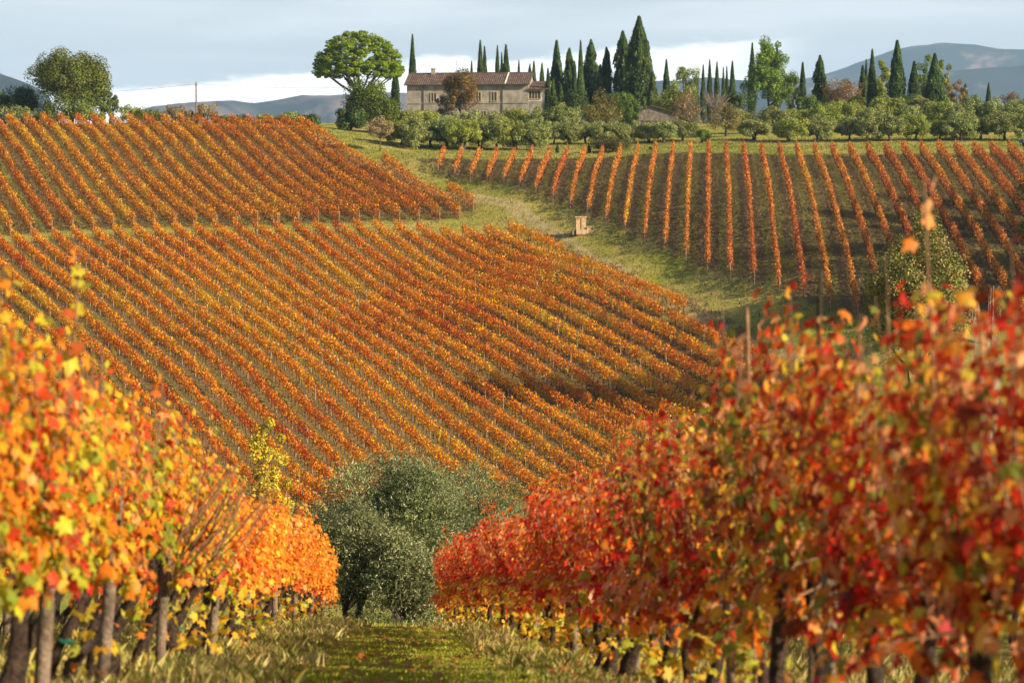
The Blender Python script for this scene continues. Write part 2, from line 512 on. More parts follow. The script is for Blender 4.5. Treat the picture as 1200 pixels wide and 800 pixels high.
ridge('mountain', [(700, 112), (790, 104), (850, 99), (925, 96), (965, 85), (1010, 70), (1045, 58), (1075, 54), (1105, 51), (1140, 51.5), (1170, 56), (1210, 58), (1300, 62), (1420, 90), (1550, 120)], 9800, 2600, 0.10, 1.0)
ridge('hill', [(880, 128), (940, 112), (1010, 104), (1060, 92), (1100, 86), (1160, 77), (1210, 72), (1320, 70), (1450, 100), (1560, 130)], 7400, 1500, 0.10, 5.0)
ridge('hill.001', [(110, 140), (150, 132), (180, 124), (210, 121), (245, 119), (270, 118), (300, 119), (345, 113), (375, 110), (410, 109), (450, 108), (520, 112), (600, 118), (700, 108), (760, 96), (800, 92), (850, 91), (900, 96), (960, 112), (1020, 135)], 6200, 1200, 0.05, 9.0)
ridge('hill.002', [(-260, 60), (-120, 52), (-60, 60), (-25, 74), (0, 84), (20, 92), (45, 104), (75, 122), (110, 140)], 4300, 900, 0.05, 13.0)

# haze: one closed box of even density round everything
hz = MB(); hz.box((0, 0, (690 - 70) / 2), (26000, 26000, 760))
M_haze = bpy.data.materials.new('haze_air'); M_haze.use_nodes = True
M_haze.node_tree.nodes.clear(); ht = NT(M_haze.node_tree)
pv = ht.n('ShaderNodeVolumePrincipled'); pv.inputs['Color'].default_value = (0.42, 0.68, 1.0, 1); pv.inputs['Density'].default_value = 0.00007
pv.inputs['Anisotropy'].default_value = 0.0
ho = ht.n('ShaderNodeOutputMaterial'); ht.l(pv.outputs[0], ho.inputs['Volume'])
haze = obj('haze', hz.mesh('haze', M_haze), kind='stuff')

# ------------------------------------------------------------------ foliage building blocks
def unit(v):
    return v / np.maximum(np.linalg.norm(v, axis=-1, keepdims=True), 1e-9)


def leaf_quads(P, Nrm, L, W, cols, r, fold=0.0):
    """rhombic leaves: P centres, Nrm normals"""
    n = len(P)
    a = unit(np.cross(Nrm, unit(r.normal(size=(n, 3)))))
    b = np.cross(Nrm, a)
    L = np.broadcast_to(np.asarray(L, float), (n,))[:, None]; W = np.broadcast_to(np.asarray(W, float), (n,))[:, None]
    V = np.stack([P - a * L / 2, P - b * W / 2 + Nrm * fold * W, P + a * L / 2, P + b * W / 2 + Nrm * fold * W], 1)
    Fq = np.arange(n * 4).reshape(n, 4)
    cc = np.repeat(cols, 4, axis=0)
    return V.reshape(-1, 3), Fq, cc


def pick(pal, n, r, jitter=0.12):
    """pal: list of (weight, rgb)"""
    w_ = np.array([p[0] for p in pal], float); w_ /= w_.sum()
    c = np.array([p[1] for p in pal])[r.choice(len(pal), n, p=w_)]
    return np.clip(c * (1 + r.normal(0, jitter, (n, 1))) * (1 + r.normal(0, jitter * 0.4, (n, 3))), 0.004, 0.95)


# ------------------------------------------------------------------ distant vine rows
ORANGE, GOLD, RED, BROWN, YELLOW, RUST, OLIVEG = (0.90, 0.28, 0.010), (0.90, 0.43, 0.015), (0.55, 0.09, 0.02), (0.17, 0.08, 0.035), (0.78, 0.48, 0.03), (0.50, 0.15, 0.03), (0.20, 0.22, 0.04)
post_mesh = {}
for kk, hh_ in (('mid', 1.55), ('end', 1.65)):
    b_ = MB(); b_.box((0, 0, hh_ / 2 - 0.1), (0.08, 0.08, hh_ + 0.2)); b_.tube([(0, 0, hh_), (0, 0, hh_ + 0.03)], [0.05, 0.02], 5)
    post_mesh[kk] = b_.mesh('far_post', M_farpost)


def clip_line(p0, dv, poly, tmin=-600, tmax=900):
    """intervals of the line p0 + t dv inside the polygon"""
    ts = []
    n = len(poly)
    for a in range(n):
        q0 = np.array(poly[a]); q1 = np.array(poly[(a + 1) % n]); e = q1 - q0
        den = dv[0] * e[1] - dv[1] * e[0]
        if abs(den) < 1e-9: continue
        w0 = q0 - p0
        t_ = (w0[0] * e[1] - w0[1] * e[0]) / den; s_ = (w0[0] * dv[1] - w0[1] * dv[0]) / den
        if 0 <= s_ < 1: ts.append(t_)
    ts.sort()
    return [(ts[i], ts[i + 1]) for i in range(0, len(ts) - 1, 2)]


def build_row(x0, y0, x1, y1, style, r, post_every, seed, jitter_ends=True):
    L = math.hypot(x1 - x0, y1 - y0)
    dx, dy = (x1 - x0) / L, (y1 - y0) / L
    px_, py_ = -dy, dx
    n = int(L * style['dens'])
    s_ = r.uniform(0, L, n)
    # individual vines every metre: crowns bulge, some vines missing or weak
    nv = max(2, int(L / 1.0)); vig = np.clip(r.normal(1.0, style['vig'], nv + 2), 0.25, 1.4)
    miss = r.random(nv + 2) < style['miss']; vig[miss] = 0.15
    vi = np.clip(s_.astype(int), 0, nv + 1)
    keep = r.random(n) < np.clip(vig[vi], 0, 1)
    s_, vi = s_[keep], vi[keep]; n = len(s_)
    bul = 0.75 + 0.35 * np.sin(math.pi * (s_ % 1.0)) ** 2
    hgt = r.beta(*style['beta'], n)
    ztop = style['z1'] * (0.92 + 0.10 * vig[vi]) * (0.90 + 0.16 * bul)
    zl = style['z0'] + (ztop - style['z0']) * hgt
    wid = style['w'] * bul * np.sqrt(np.clip(1 - (2 * hgt - 1) ** 2 * 0.75, 0.05, 1))
    lat = np.clip(r.normal(0, 0.55, n), -1.2, 1.2) * wid
    # upright shoots standing out of the top
    sh = r.random(n) < style['shoot']
    zl = np.where(sh, ztop + r.uniform(0, 0.35, n), zl); lat = np.where(sh, lat * 0.6, lat)
    X = x0 + dx * s_ + px_ * lat; Y = y0 + dy * s_ + py_ * lat
    P = np.stack([X, Y, H(X, Y) + zl], 1)
    nr = np.stack([px_ * np.sign(lat), py_ * np.sign(lat), np.full(n, 0.55)], 1) + r.normal(0, 0.6, (n, 3))
    cols = pick(style['pal'], n, r, 0.18)
    # patches of gold and of red from vine to vine, wide drifts across the block
    vt = r.random(nv + 2)
    drift = np.array([mnoise.noise(Vector((x0 + dx * q, y0 + dy * q, seed)) * 0.045) for q in range(nv + 2)])
    fine_ = np.array([mnoise.noise(Vector((x0 + dx * q, y0 + dy * q, seed)) * 0.25) for q in range(nv + 2)])
    yel = np.clip((drift * 1.2 + fine_ * 0.9 + (vt - 0.5) * 0.9 - style['yth']) * 1.6, 0, 0.85)[vi][:, None]
    redf = np.clip((-drift * 1.0 - fine_ * 0.8 + (vt - 0.5) * 1.0 - style['rth']) * 1.6, 0, 0.75)[vi][:, None]
    cols = cols * (1 - yel) + np.array(YELLOW) * yel * r.uniform(0.7, 1.1, (n, 1))
    cols = cols * (1 - redf) + np.array(style['red']) * redf
    low = np.clip(1 - hgt / max(style['brown_to'], 1e-3), 0, 1)[:, None] * style['brown'] if style['brown'] else 0
    cols = cols * (1 - low) + np.array(BROWN) * low
    cols = cols * r.uniform(0.85, 1.15, (nv + 2, 1))[vi]
    size = style['leaf'] * r.uniform(0.7, 1.25, n)
    V, Fq, cc = leaf_quads(P, unit(nr), size, size * 0.85, np.clip(cols, 0.01, 0.9), r)
    root_z = h1(x0, y0)
    V = V - np.array((x0, y0, root_z))
    return V, Fq, cc, (x0, y0, root_z), (dx, dy), L, nv, miss


def row_thing(name, label, group, x0, y0, x1, y1, style, r, seed):
    V, Fq, cc, o3, (dx, dy), L, nv, miss = build_row(x0, y0, x1, y1, style, r, 5, seed)
    t_ = thing(name, label, 'vine row', o3, 0, group)
    obj('foliage', new_mesh('foliage', V, Fq, M_farvine, cc), t_, 'stuff')
    m = MB()
    for q in range(nv):
        if miss[q] and q % 3: continue
        sx = x0 + dx * (q + 0.5) - o3[0] + random.uniform(-.05, .05); sy = y0 + dy * (q + 0.5) - o3[1] + random.uniform(-.05, .05)
        gz = h1(sx + o3[0], sy + o3[1]) - o3[2]
        lx, ly = random.uniform(-.12, .12), random.uniform(-.12, .12)
        hz_ = style['z0'] + 0.30
        m.add([(sx - .03, sy, gz - .05), (sx + .03, sy - .03, gz - .05), (sx, sy + .035, gz - .05), (sx + lx - .03, sy + ly, gz + hz_), (sx + lx + .03, sy + ly - .03, gz + hz_), (sx + lx, sy + ly + .03, gz + hz_)],
              [(0, 1, 4, 3), (1, 2, 5, 4), (2, 0, 3, 5)])
    obj('trunks', m.mesh('trunks', M_bark), t_, 'stuff')
    if style['posts']:
        qs = np.arange(0.2, L - 0.2, 4.6)
        for q in list(qs) + [L - 0.1]:
            sx, sy = x0 + dx * q, y0 + dy * q
            p_ = obj('post', post_mesh['end' if q in (qs[0], L - 0.1) else 'mid'], t_)
            p_.location = (sx - o3[0], sy - o3[1], h1(sx, sy) - o3[2])
            p_.rotation_euler = (random.uniform(-.05, .05), random.uniform(-.05, .05), random.uniform(0, 1.5))
            p_.scale = (1, 1, random.uniform(0.95, 1.12))
    else:
        for q in (0.05, L - 0.05):
            sx, sy = x0 + dx * q, y0 + dy * q
            p_ = obj('post', post_mesh['end'], t_)
            p_.location = (sx - o3[0], sy - o3[1], h1(sx, sy) - o3[2])
            p_.rotation_euler = (random.uniform(-.06, .06), random.uniform(-.06, .06), 0)
    return t_


ST_MID = dict(dens=130, vig=0.22, miss=0.04, beta=(1.7, 1.3), z0=0.50, z1=1.50, w=0.44, shoot=0.10, leaf=0.20, yth=0.33, rth=0.52, red=RED, brown=0, brown_to=0.3, posts=True,
              pal=[(6, ORANGE), (3.2, GOLD), (1.0, RED), (0.9, RUST), (0.35, YELLOW), (0.3, OLIVEG)])
ST_UP = dict(dens=120, vig=0.10, miss=0.01, beta=(1.5, 1.2), z0=0.12, z1=1.85, w=0.48, shoot=0.04, leaf=0.21, yth=0.5, rth=0.8, red=RED, brown=0.85, brown_to=0.75, posts=False,
             pal=[(4, ORANGE), (2, GOLD), (1.5, RUST), (2.0, BROWN), (0.6, RED)])
ST_RT = dict(dens=88, vig=0.10, miss=0.015, beta=(1.7, 1.2), z0=0.35, z1=1.85, w=0.31, shoot=0.03, leaf=0.21, yth=0.75, rth=0.5, red=(0.46, 0.13, 0.05), brown=0.9, brown_to=0.55, posts=False,
             pal=[(4, (0.55, 0.20, 0.028)), (1.6, (0.46, 0.14, 0.04)), (1.5, RUST), (1.3, (0.62, 0.30, 0.06)), (1.2, BROWN)])


def rows_in(poly, tant, s_mod, nudge=0.0, SP=SP):
    """lines parallel to (-tant, 1) spaced SP apart inside polygon, ordered from left to right"""
    th = math.atan(tant); c, s_ = math.cos(th), math.sin(th)
    ps_ = [q[0] * c + q[1] * s_ for q in poly]
    k0, k1 = math.ceil((min(ps_) - nudge) / SP), math.floor((max(ps_) - nudge) / SP)
    dv = np.array((-s_, c)); out = []
    for k_ in range(k0, k1 + 1):
        p0 = np.array((c, s_)) * (k_ * SP + nudge)
        for (ta, tb) in clip_line(p0, dv, poly):
            if tb - ta > 4:
                out.append((p0 + dv * ta, p0 + dv * tb))
    return out


r1 = np.random.default_rng(21)
up_rows = rows_in(UP, 0.37, 0)
# leave out rows wholly left of the frame
def seen(a, b):
    for t_ in (0, .25, .5, .75, 1):
        q = a + (b - a) * t_
        u = 600 + F * q[0] / q[1]
        if -25 < u < 1225: return True
    return False


up_rows = [q for q in up_rows if seen(*q)]
mid_rows = [q for q in rows_in(MID, 0.45, 0, 0, SPM) if seen(*q)]
rt_rows = [q for q in rows_in(RIGHT, -0.081, 0) if seen(*q)]
for i, (a, b) in enumerate(up_rows):
    n = len(up_rows) - i
    lab = f'{ordw(n)} bushy orange and brown vine row leftward from the grass slope, upper vineyard'
    row_thing('vine_hedge', lab, 'vine rows of the upper left vineyard', a[0], a[1], b[0], b[1], ST_UP, r1, 2.0)
for i, (a, b) in enumerate(mid_rows):
    n = len(mid_rows) - i
    lab = f'{ordw(n)} low orange and gold vine row counted from the grass track, large middle vineyard'
    row_thing('vine_hedge', lab, 'vine rows of the large middle vineyard', a[0], a[1], b[0], b[1], ST_MID, r1, 5.0)
for i, (a, b) in enumerate(rt_rows):
    lab = f'{ordw(i + 1)} narrow rust red vine row counted rightward from the short ones, right vineyard'
    row_thing('vine_hedge', lab, 'vine rows of the right vineyard', a[0], a[1], b[0], b[1], ST_RT, r1, 8.0)
print('rows', len(up_rows), len(mid_rows), len(rt_rows))

# ------------------------------------------------------------------ trees
def clump_crown(centres, radii, per, leaf, pal, seed, aspect=0.7, ccol=0.28, flat=1.0, up=0.3, mat=None, jit=0.14):
    """leaf-sized faces on the shells of many clumps"""
    r = np.random.default_rng(seed)
    centres = np.asarray(centres, float); radii = np.asarray(radii, float)
    per = int(per * (2.9 if leaf > 0.2 else 1.6)); leaf = leaf * (0.70 if leaf > 0.2 else 0.95)
    n = len(centres) * per
    ci = np.repeat(np.arange(len(centres)), per)
    dirs = unit(r.normal(size=(n, 3)))
    rad = radii[ci] * (0.55 + 0.5 * r.random(n) ** 0.6)
    off = dirs * rad[:, None]; off[:, 2] *= flat
    P = centres[ci] + off
    N = unit(dirs + r.normal(0, 0.55, (n, 3)) + np.array((0, 0, up)))
    cols = pick(pal, n, r, jit)
    cb = np.clip(1 + r.normal(0, ccol, len(centres)), 0.45, 1.7)
    cols = cols * cb[ci][:, None] * 1.22
    Ls = leaf * r.uniform(0.6, 1.3, n)
    V, Fq, cc = leaf_quads(P, N, Ls, Ls * aspect, np.clip(cols, 0.005, 0.9), r, 0.08)
    return new_mesh('crown', V, Fq, mat or M_tree, cc)


def ellipsoid_clumps(n, rx, ry, rz, cz, r, shell=0.55, uneven=0.25, cut=-0.6):
    out = []
    while len(out) < n:
        d = unit(r.normal(size=3))
        if d[2] < cut: continue
        m_ = 1 + uneven * mnoise.noise(Vector(d * 1.7) + Vector((n, rx, rz)))*1.6
        q = (shell + (1 - shell) * r.random() ** 0.5) * m_
        out.append((d[0] * rx * q, d[1] * ry * q, cz + d[2] * rz * q))
    return np.array(out)


def limbs(mb, base, top, r0, targets, n=6):
    """trunk with limbs to targets"""
    b = Vector(base); tp_ = Vector(top)
    mid_ = b.lerp(tp_, 0.5) + Vector((random.uniform(-.1, .1), random.uniform(-.1, .1), 0)) * (tp_ - b).length * 0.4
    mb.tube([b - Vector((0, 0, r0)), b + Vector((0, 0, r0 * 0.8)), mid_, tp_], [r0 * 1.5, r0, r0 * 0.8, r0 * 0.6], n + 2, 0.12)
    for q in targets:
        q = Vector(q)
        s0 = b.lerp(tp_, random.uniform(0.6, 1.0))
        m_ = s0.lerp(q, 0.5) + Vector((0, 0, -0.08 * (q - s0).length))
        mb.tube([s0, m_, q], [r0 * 0.45, r0 * 0.3, r0 * 0.1], n - 1, 0.1)


def tree_parts(t_, crown, trunk):
    c_ = obj('crown', crown, t_); k_ = obj('trunk', trunk, t_)
    return c_, k_


CYP = [(4, (0.045, 0.078, 0.020)), (2, (0.078, 0.115, 0.028)), (1, (0.022, 0.040, 0.014))]
CYPB = [(3, (0.085, 0.125, 0.028)), (2, (0.055, 0.09, 0.025))]


def cypress_mesh(seed, h=15.0, wd=2.4, pal=CYP, ragged=0.08, taper=1.0, n=6000, low=0.03):
    r = np.random.default_rng(seed)
    tt = r.random(n) ** 0.9
    prof = np.clip(tt / 0.12, 0, 1) ** 0.6 * (1 - np.clip((tt - 0.35) / 0.65, 0, 1) ** (1.55 * taper)) * wd / 2 + 0.10
    ang = r.uniform(0, 2 * math.pi, n)
    lump = np.array([mnoise.noise(Vector((math.cos(a) * 1.3, math.sin(a) * 1.3, z_ * h * 0.33 + seed * 3.1))) for a, z_ in zip(ang, tt)])
    lump2 = np.array([mnoise.noise(Vector((math.cos(a) * 3.3, math.sin(a) * 3.3, z_ * h * 0.8 + seed * 1.7))) for a, z_ in zip(ang, tt)])
    rad = prof * (0.9 + ragged * 3.0 * lump + ragged * 2.2 * lump2) * (0.72 + 0.33 * r.random(n))
    zz = low * h + tt * h * (1 - low)
    P = np.stack([np.cos(ang) * rad, np.sin(ang) * rad, zz], 1)
    N = unit(np.stack([np.cos(ang), np.sin(ang), np.full(n, 0.25)], 1) + r.normal(0, 0.45, (n, 3)))
    cols = pick(pal, n, r, 0.16) * (1 + 0.9 * lump + 0.8 * lump2)[:, None].clip(0.4, 1.8)
    # flame-like sprays: long axis upright
    up_ = unit(np.cross(np.cross(N, np.array((0, 0, 1.0))) + r.normal(0, .25, (n, 3)), N))
    sd_ = unit(np.cross(N, up_))
    L = (0.52 * r.uniform(0.6, 1.3, n))[:, None]; W = L * 0.42
    V = np.stack([P - up_ * L / 2, P - sd_ * W / 2, P + up_ * L / 2 + N * 0.12, P + sd_ * W / 2], 1).reshape(-1, 3)
    return new_mesh('crown', V, np.arange(n * 4).reshape(n, 4), M_tree, np.repeat(np.clip(cols, 0.004, .5), 4, 0))


cyp_slim = [cypress_mesh(s_) for s_ in (1, 2, 3)]
cyp_bright = [cypress_mesh(s_, pal=CYPB) for s_ in (4,)]
cyp_wide = [cypress_mesh(s_, 15, 4.2, CYP, 0.12, 0.85, 10000) for s_ in (6, 7)]
cyp_ragged = [cypress_mesh(s_, 15, 3.4, CYP, 0.22, 1.5, 8500) for s_ in (8, 9)]
_m = MB(); _m.tube([(0, 0, -0.6), (0, 0, 1.0), (0.05, 0, 5), (0, 0, 9)], [0.28, 0.2, 0.14, 0.05], 7, 0.1)
cyp_trunk = _m.mesh('trunk', M_trunk, True)


def cypress(u, vtop, wpx, d, label, kind='slim', vb=None, group='cypresses on the hilltop'):
    b = gp(u, d)
    hgt = zat(vtop, d) - b.z
    k_ = {'slim': (cyp_slim, 2.4), 'bright': (cyp_bright, 2.4), 'wide': (cyp_wide, 4.2), 'ragged': (cyp_ragged, 3.4)}[kind]
    i = random.randrange(len(k_[0]))
    wm = wpx * d / F
    t_ = thing('cypress_tree', label, 'cypress', b - Vector((0, 0, 0.1)), random.uniform(0, 6), group, (wm / k_[1] * 1.08,) * 2 + (hgt / 15.0,))
    tree_parts(t_, k_[0][i], cyp_trunk)
    return t_


# (u, top row, width px, depth, label, kind)
for a in [
    (484, 41, 9, 500, 'lone slim cypress between the umbrella pine and the farmhouse chimney', 'slim'),
    (464, 74, 10, 470, 'slim dark cypress half hidden behind the umbrella pine crown', 'slim'),
    (553, 72, 6, 545, 'short cypress tip above the farmhouse roof beside the round tree', 'slim'),
    (563, 48, 9, 545, 'tall narrow cypress behind the roof, left half of a touching pair', 'slim'),
    (568, 55, 8, 548, 'slightly lower cypress behind the roof, right half of a touching pair', 'slim'),
    (583, 54, 7, 540, 'needle thin cypress behind the farmhouse roof, first of three close ones', 'slim'),
    (588, 62, 6, 546, 'small cypress tip squeezed between two taller ones behind the roof', 'slim'),
    (593, 53, 11, 540, 'fuller cypress behind the farmhouse roof, right of two thin ones', 'slim'),
    (608, 71, 6, 550, 'short pointed cypress behind the right end of the farmhouse roof', 'slim'),
    (621, 75, 7, 520, 'small cypress with split tip just above the low annex roof', 'ragged'),
    (625.5, 72, 8, 522, 'pointed green cypress just above the low annex roof', 'bright'),
    (635, 74, 8, 520, 'slim green cypress standing at the right end of the annex roof', 'bright'),
    (642, 80, 8, 478, 'small dark cypress in front of the taller ones right of the annex', 'slim'),
    (652, 48, 15, 490, 'broad shouldered cypress, leftmost tall one right of the farmhouse', 'slim'),
    (648, 92, 9, 470, 'low cypress at the foot of the tall ones, nearest the annex', 'bright'),
    (657, 98, 8, 468, 'low bright cypress at the foot of the dark group by the annex', 'bright'),
    (667, 57, 16, 486, 'ragged open topped cypress between two tall dark ones', 'ragged'),
    (673, 72, 8, 478, 'half hidden cypress behind the thin bright one', 'slim'),
    (680, 48, 8, 455, 'thin bright green cypress standing forward of the dark group', 'bright'),
    (692, 47, 19, 488, 'thick dark cypress with frayed double top right of the thin bright one', 'ragged'),
    (710, 56, 14, 490, 'dark cypress with uneven sides left of the two tallest', 'ragged'),
    (703, 76, 12, 482, 'lower dark cypress filling the gap in the middle of the group', 'slim'),
    (729, 37, 20, 488, 'second tallest cypress, narrow topped, leaning on the tallest one', 'ragged'),
    (748, 20, 34, 480, 'tallest and broadest cypress on the hill, cone shaped', 'wide'),
    (764, 84, 12, 474, 'small cypress tucked under the right flank of the tallest one', 'bright'),
    (780, 70, 9, 500, 'lone slim cypress just right of the tallest one', 'slim'),
    (803, 92, 6, 540, 'short cypress in front of the pale round tree, left one', 'slim'),
    (815, 86, 7, 540, 'short cypress right of the pale round tree', 'slim'),
    (823, 76, 6, 560, 'first of the six distant little cypresses left of the bright pine', 'slim'),
    (830.5, 70, 6.5, 560, 'second and tallest of the six distant little cypresses', 'slim'),
    (839, 73, 7, 560, 'third of the six distant little cypresses left of the bright pine', 'slim'),
    (846.5, 79, 5, 560, 'fourth of the distant little cypresses, short and thin', 'slim'),
    (850.5, 78, 5, 562, 'fifth of the distant little cypresses, touching the fourth', 'slim'),
    (857, 72, 8, 560, 'last of the six distant little cypresses, fuller', 'slim'),
    (880, 51, 9, 500, 'dark cypress rising behind the left side of the bright pine', 'slim'),
    (909, 54, 8, 510, 'dark cypress tip showing behind the right side of the bright pine', 'slim'),
    (939, 73, 9, 470, 'lone slim cypress between the bright pine and the ragged cypress', 'slim'),
    (959, 65, 15, 480, 'ragged cypress with forked top left of the reddish tree', 'ragged'),
    (965, 92, 8, 470, 'low cypress against the right side of the ragged one', 'slim'),
    (1009, 77, 11, 478, 'shorter cypress left of the slim tall one by the reddish tree', 'slim'),
    (1013, 70, 6, 486, 'thin cypress tip wedged behind the shorter one', 'slim'),
    (1020, 58, 10, 474, 'slim tall cypress with pointed tip left of the yellow green tree', 'slim'),
    (1049, 48, 18, 470, 'thick tall dark cypress against the mountain slope', 'slim'),
    (1069, 72, 14, 474, 'dark cypress leaning against the pale leafy tree', 'slim'),
    (1093, 63, 23, 468, 'broad egg shaped dark cypress against the mountain', 'wide'),
    (1156, 97, 7, 480, 'small lone cypress below the mountain, rightmost on the hill', 'slim'),
    (1129, 98, 9, 476, 'small brownish cypress right of the broad egg shaped one', 'bright'),
]:
    cypress(*a)

OL = [(4, (0.18, 0.21, 0.062)), (3, (0.26, 0.285, 0.09)), (1.5, (0.34, 0.35, 0.14)), (2, (0.085, 0.11, 0.03))]
OLY = [(4, (0.23, 0.265, 0.045)), (3, (0.32, 0.34, 0.07)), (2, (0.11, 0.15, 0.03))]
olive_m, olive_t = [], []
for s_ in range(5):
    r = np.random.default_rng(40 + s_)
    cs = ellipsoid_clumps(60, 2.35, 2.35, 1.95, 2.6, r, 0.45, 0.4, -0.75)
    olive_m.append(clump_crown(cs, r.uniform(0.45, 0.85, len(cs)), 62, 0.34, OLY if s_ >= 3 else OL, 50 + s_, 0.55, 0.18, up=0.5))
    m = MB(); random.seed(s_ + 3)
    for q in range(random.choice((1, 2, 2))):
        ox = random.uniform(-.3, .3)
        limbs(m, (ox, 0, 0), (ox * 2.5, random.uniform(-.3, .3), 1.5), 0.2, [tuple(cs[j]) for j in range(q * 4, q * 4 + 4)])
    olive_t.append(m.mesh('trunk', M_trunk, True))


def olive(u, vtop, wpx, d, label, v=None, group='olive trees of the hilltop grove'):
    b = gp(u, d); hgt = zat(vtop, d) - b.z
    k_ = random.randrange(5) if v is None else v
    wm = wpx * 1.22 * d / F
    t_ = thing('olive_tree', label, 'olive tree', b, random.uniform(0, 6), group, (wm / 5.2, wm / 5.2, hgt / 4.75))
    tree_parts(t_, olive_m[k_], olive_t[k_])


random.seed(77)
# centre grove, front line then back line
front = [(470, 141, 32), (487, 138, 30), (505, 142, 30), (524, 137, 32), (543, 139, 34), (563, 141, 32), (583, 137, 34), (604, 140, 36), (625, 142, 36)]
for i, (u, vt, wp) in enumerate(front):
    olive(u, vt, wp, 374 + random.uniform(-3, 3), f'{ordw(i + 1)} bright green olive rightward from the pale trunked tree below the farmhouse', random.choice((0, 2, 3, 4)))
frontb = [(648, 143, 28), (667, 143, 28), (686, 142, 28), (705, 143, 26), (724, 143, 28), (742, 142, 26), (760, 143, 26), (778, 142, 28), (799, 141, 34)]
for i, (u, vt, wp) in enumerate(frontb):
    olive(u, vt, wp, 384 + random.uniform(-3, 3), f'{ordw(i + 1)} grey green olive from the left in the hedge like line below the cypresses', random.choice((0, 1, 2)))
back = [(452, 133, 26), (478, 128, 30), (503, 129, 30), (530, 133, 28), (556, 129, 30), (580, 131, 28), (606, 126, 32), (632, 127, 30), (660, 122, 34)]
for i, (u, vt, wp) in enumerate(back):
    olive(u, vt, wp, 405 + random.uniform(-4, 4), f'{ordw(i + 1)} olive from the left in the line right under the farmhouse wall')
rf = [(883, 139, 34, 385), (926, 138, 37, 380), (957, 135, 34, 381), (994, 137, 28, 382), (1016, 135, 36, 380), (1042, 134, 32, 380), (1070, 133, 30, 381), (1098, 140, 24, 383), (1124, 133, 38, 380), (1148, 138, 26, 384), (1175, 131, 38, 380), (1206, 132, 34, 380)]
for i, (u, vt, wp, d) in enumerate(rf):
    olive(u, vt, wp, d, f'{ordw(i + 1)} rounded olive from the left in the front line above the right vineyard')
rb = [(868, 128, 30, 410), (905, 125, 36, 408), (932, 127, 30, 412), (965, 122, 34, 410), (984, 118, 30, 425), (1000, 119, 26, 420), (1022, 124, 34, 408), (1041, 113, 34, 428), (1060, 122, 30, 410), (1079, 113, 34, 428), (1104, 118, 32, 420), (1120, 124, 32, 408),
      (1138, 118, 30, 420), (1160, 116, 32, 418), (1186, 119, 34, 412), (1208, 114, 34, 420)]
for i, (u, vt, wp, d) in enumerate(rb):
    olive(u, vt, wp, d, f'{ordw(i + 1)} olive from the left in the back line below the cypresses and mountain')

# young saplings on the grass strip
for i, (u, vt) in enumerate([(653, 168), (690, 168), (762, 171)]):
    cypress(u, vt, 4, 363, ['tiny young conical sapling on the grass strip, leftmost', 'tiny young conical sapling on the grass strip left of the round dark shrub', 'tiny young conical sapling on the grass strip right of the round dark shrub'][i], 'bright', group='young saplings')


def generic_tree(name, label, cat, u, vb, vtop, wpx, d, pal, seed, clumps=60, per=60, leaf=0.4, crown_frac=0.8, trunk_r=0.25, shell=0.5, ccol=0.25, uneven=0.35, flat=1.0, cr=(0.1, 0.2), nl=8, up=0.4, depth=0.9, mat=None, group=None, lean=0.0, aspect=0.7, cut=-0.7, cone=0.0):
    b = gp(u, d)
    hgt = zat(vtop, d) - b.z; wm = wpx * d / F
    r = np.random.default_rng(seed); random.seed(seed)
    rz = hgt * crown_frac / 2; cz = hgt - rz
    cs = ellipsoid_clumps(clumps, wm * 0.44, wm * 0.44 * depth, rz * 0.86, cz, r, shell, uneven, cut)
    rad_ = r.uniform(cr[0], cr[1], len(cs)) * wm
    zt = np.sort(cs[:, 2] + rad_ * 0.8 * flat)[-2]; zb = cs[:, 2].min()
    cs[:, 2] = zb + (cs[:, 2] - zb) * (hgt - zb) / (zt - zb)
    for ax_ in (0, 1):
        ext = np.sort(np.abs(cs[:, ax_]) + rad_ * 0.75)[-4]
        cs[:, ax_] *= wm / 2 * (1 if ax_ == 0 else depth) / ext
    if cone:
        kf = 1.12 - cone * ((cs[:, 2] - cs[:, 2].min()) / (hgt - cs[:, 2].min())) ** 1.3
        cs[:, 0] *= kf; cs[:, 1] *= kf
    cs[:, 0] += lean * cs[:, 2]
    crown = clump_crown(cs, rad_, per, leaf, pal, seed + 1, aspect, ccol, flat, up, mat)
    m = MB(); limbs(m, (0, 0, 0), (lean * cz, 0, max(hgt * (1 - crown_frac), cz - rz * 0.45)), trunk_r, [tuple(q) for q in cs[:nl]])
    t_ = thing(name, label, cat, b, 0, group)
    tree_parts(t_, crown, m.mesh('trunk', M_trunk, True))
    return t_


G1 = [(4, (0.10, 0.155, 0.025)), (3, (0.16, 0.21, 0.03)), (2, (0.055, 0.09, 0.018))]
G2 = [(4, (0.06, 0.095, 0.025)), (2, (0.09, 0.13, 0.03)), (2, (0.03, 0.05, 0.015))]
GY = [(4, (0.21, 0.24, 0.035)), (3, (0.29, 0.29, 0.04)), (2, (0.10, 0.14, 0.03))]
OAK = [(4, (0.105, 0.135, 0.022)), (3, (0.165, 0.185, 0.03)), (0.6, (0.20, 0.16, 0.04)), (2, (0.05, 0.06, 0.02))]
REDT = [(3, (0.22, 0.10, 0.03)), (3, (0.13, 0.12, 0.03)), (2, (0.08, 0.06, 0.025))]
BRN = [(3, (0.20, 0.14, 0.07)), (2, (0.14, 0.13, 0.05)), (2, (0.26, 0.17, 0.08))]
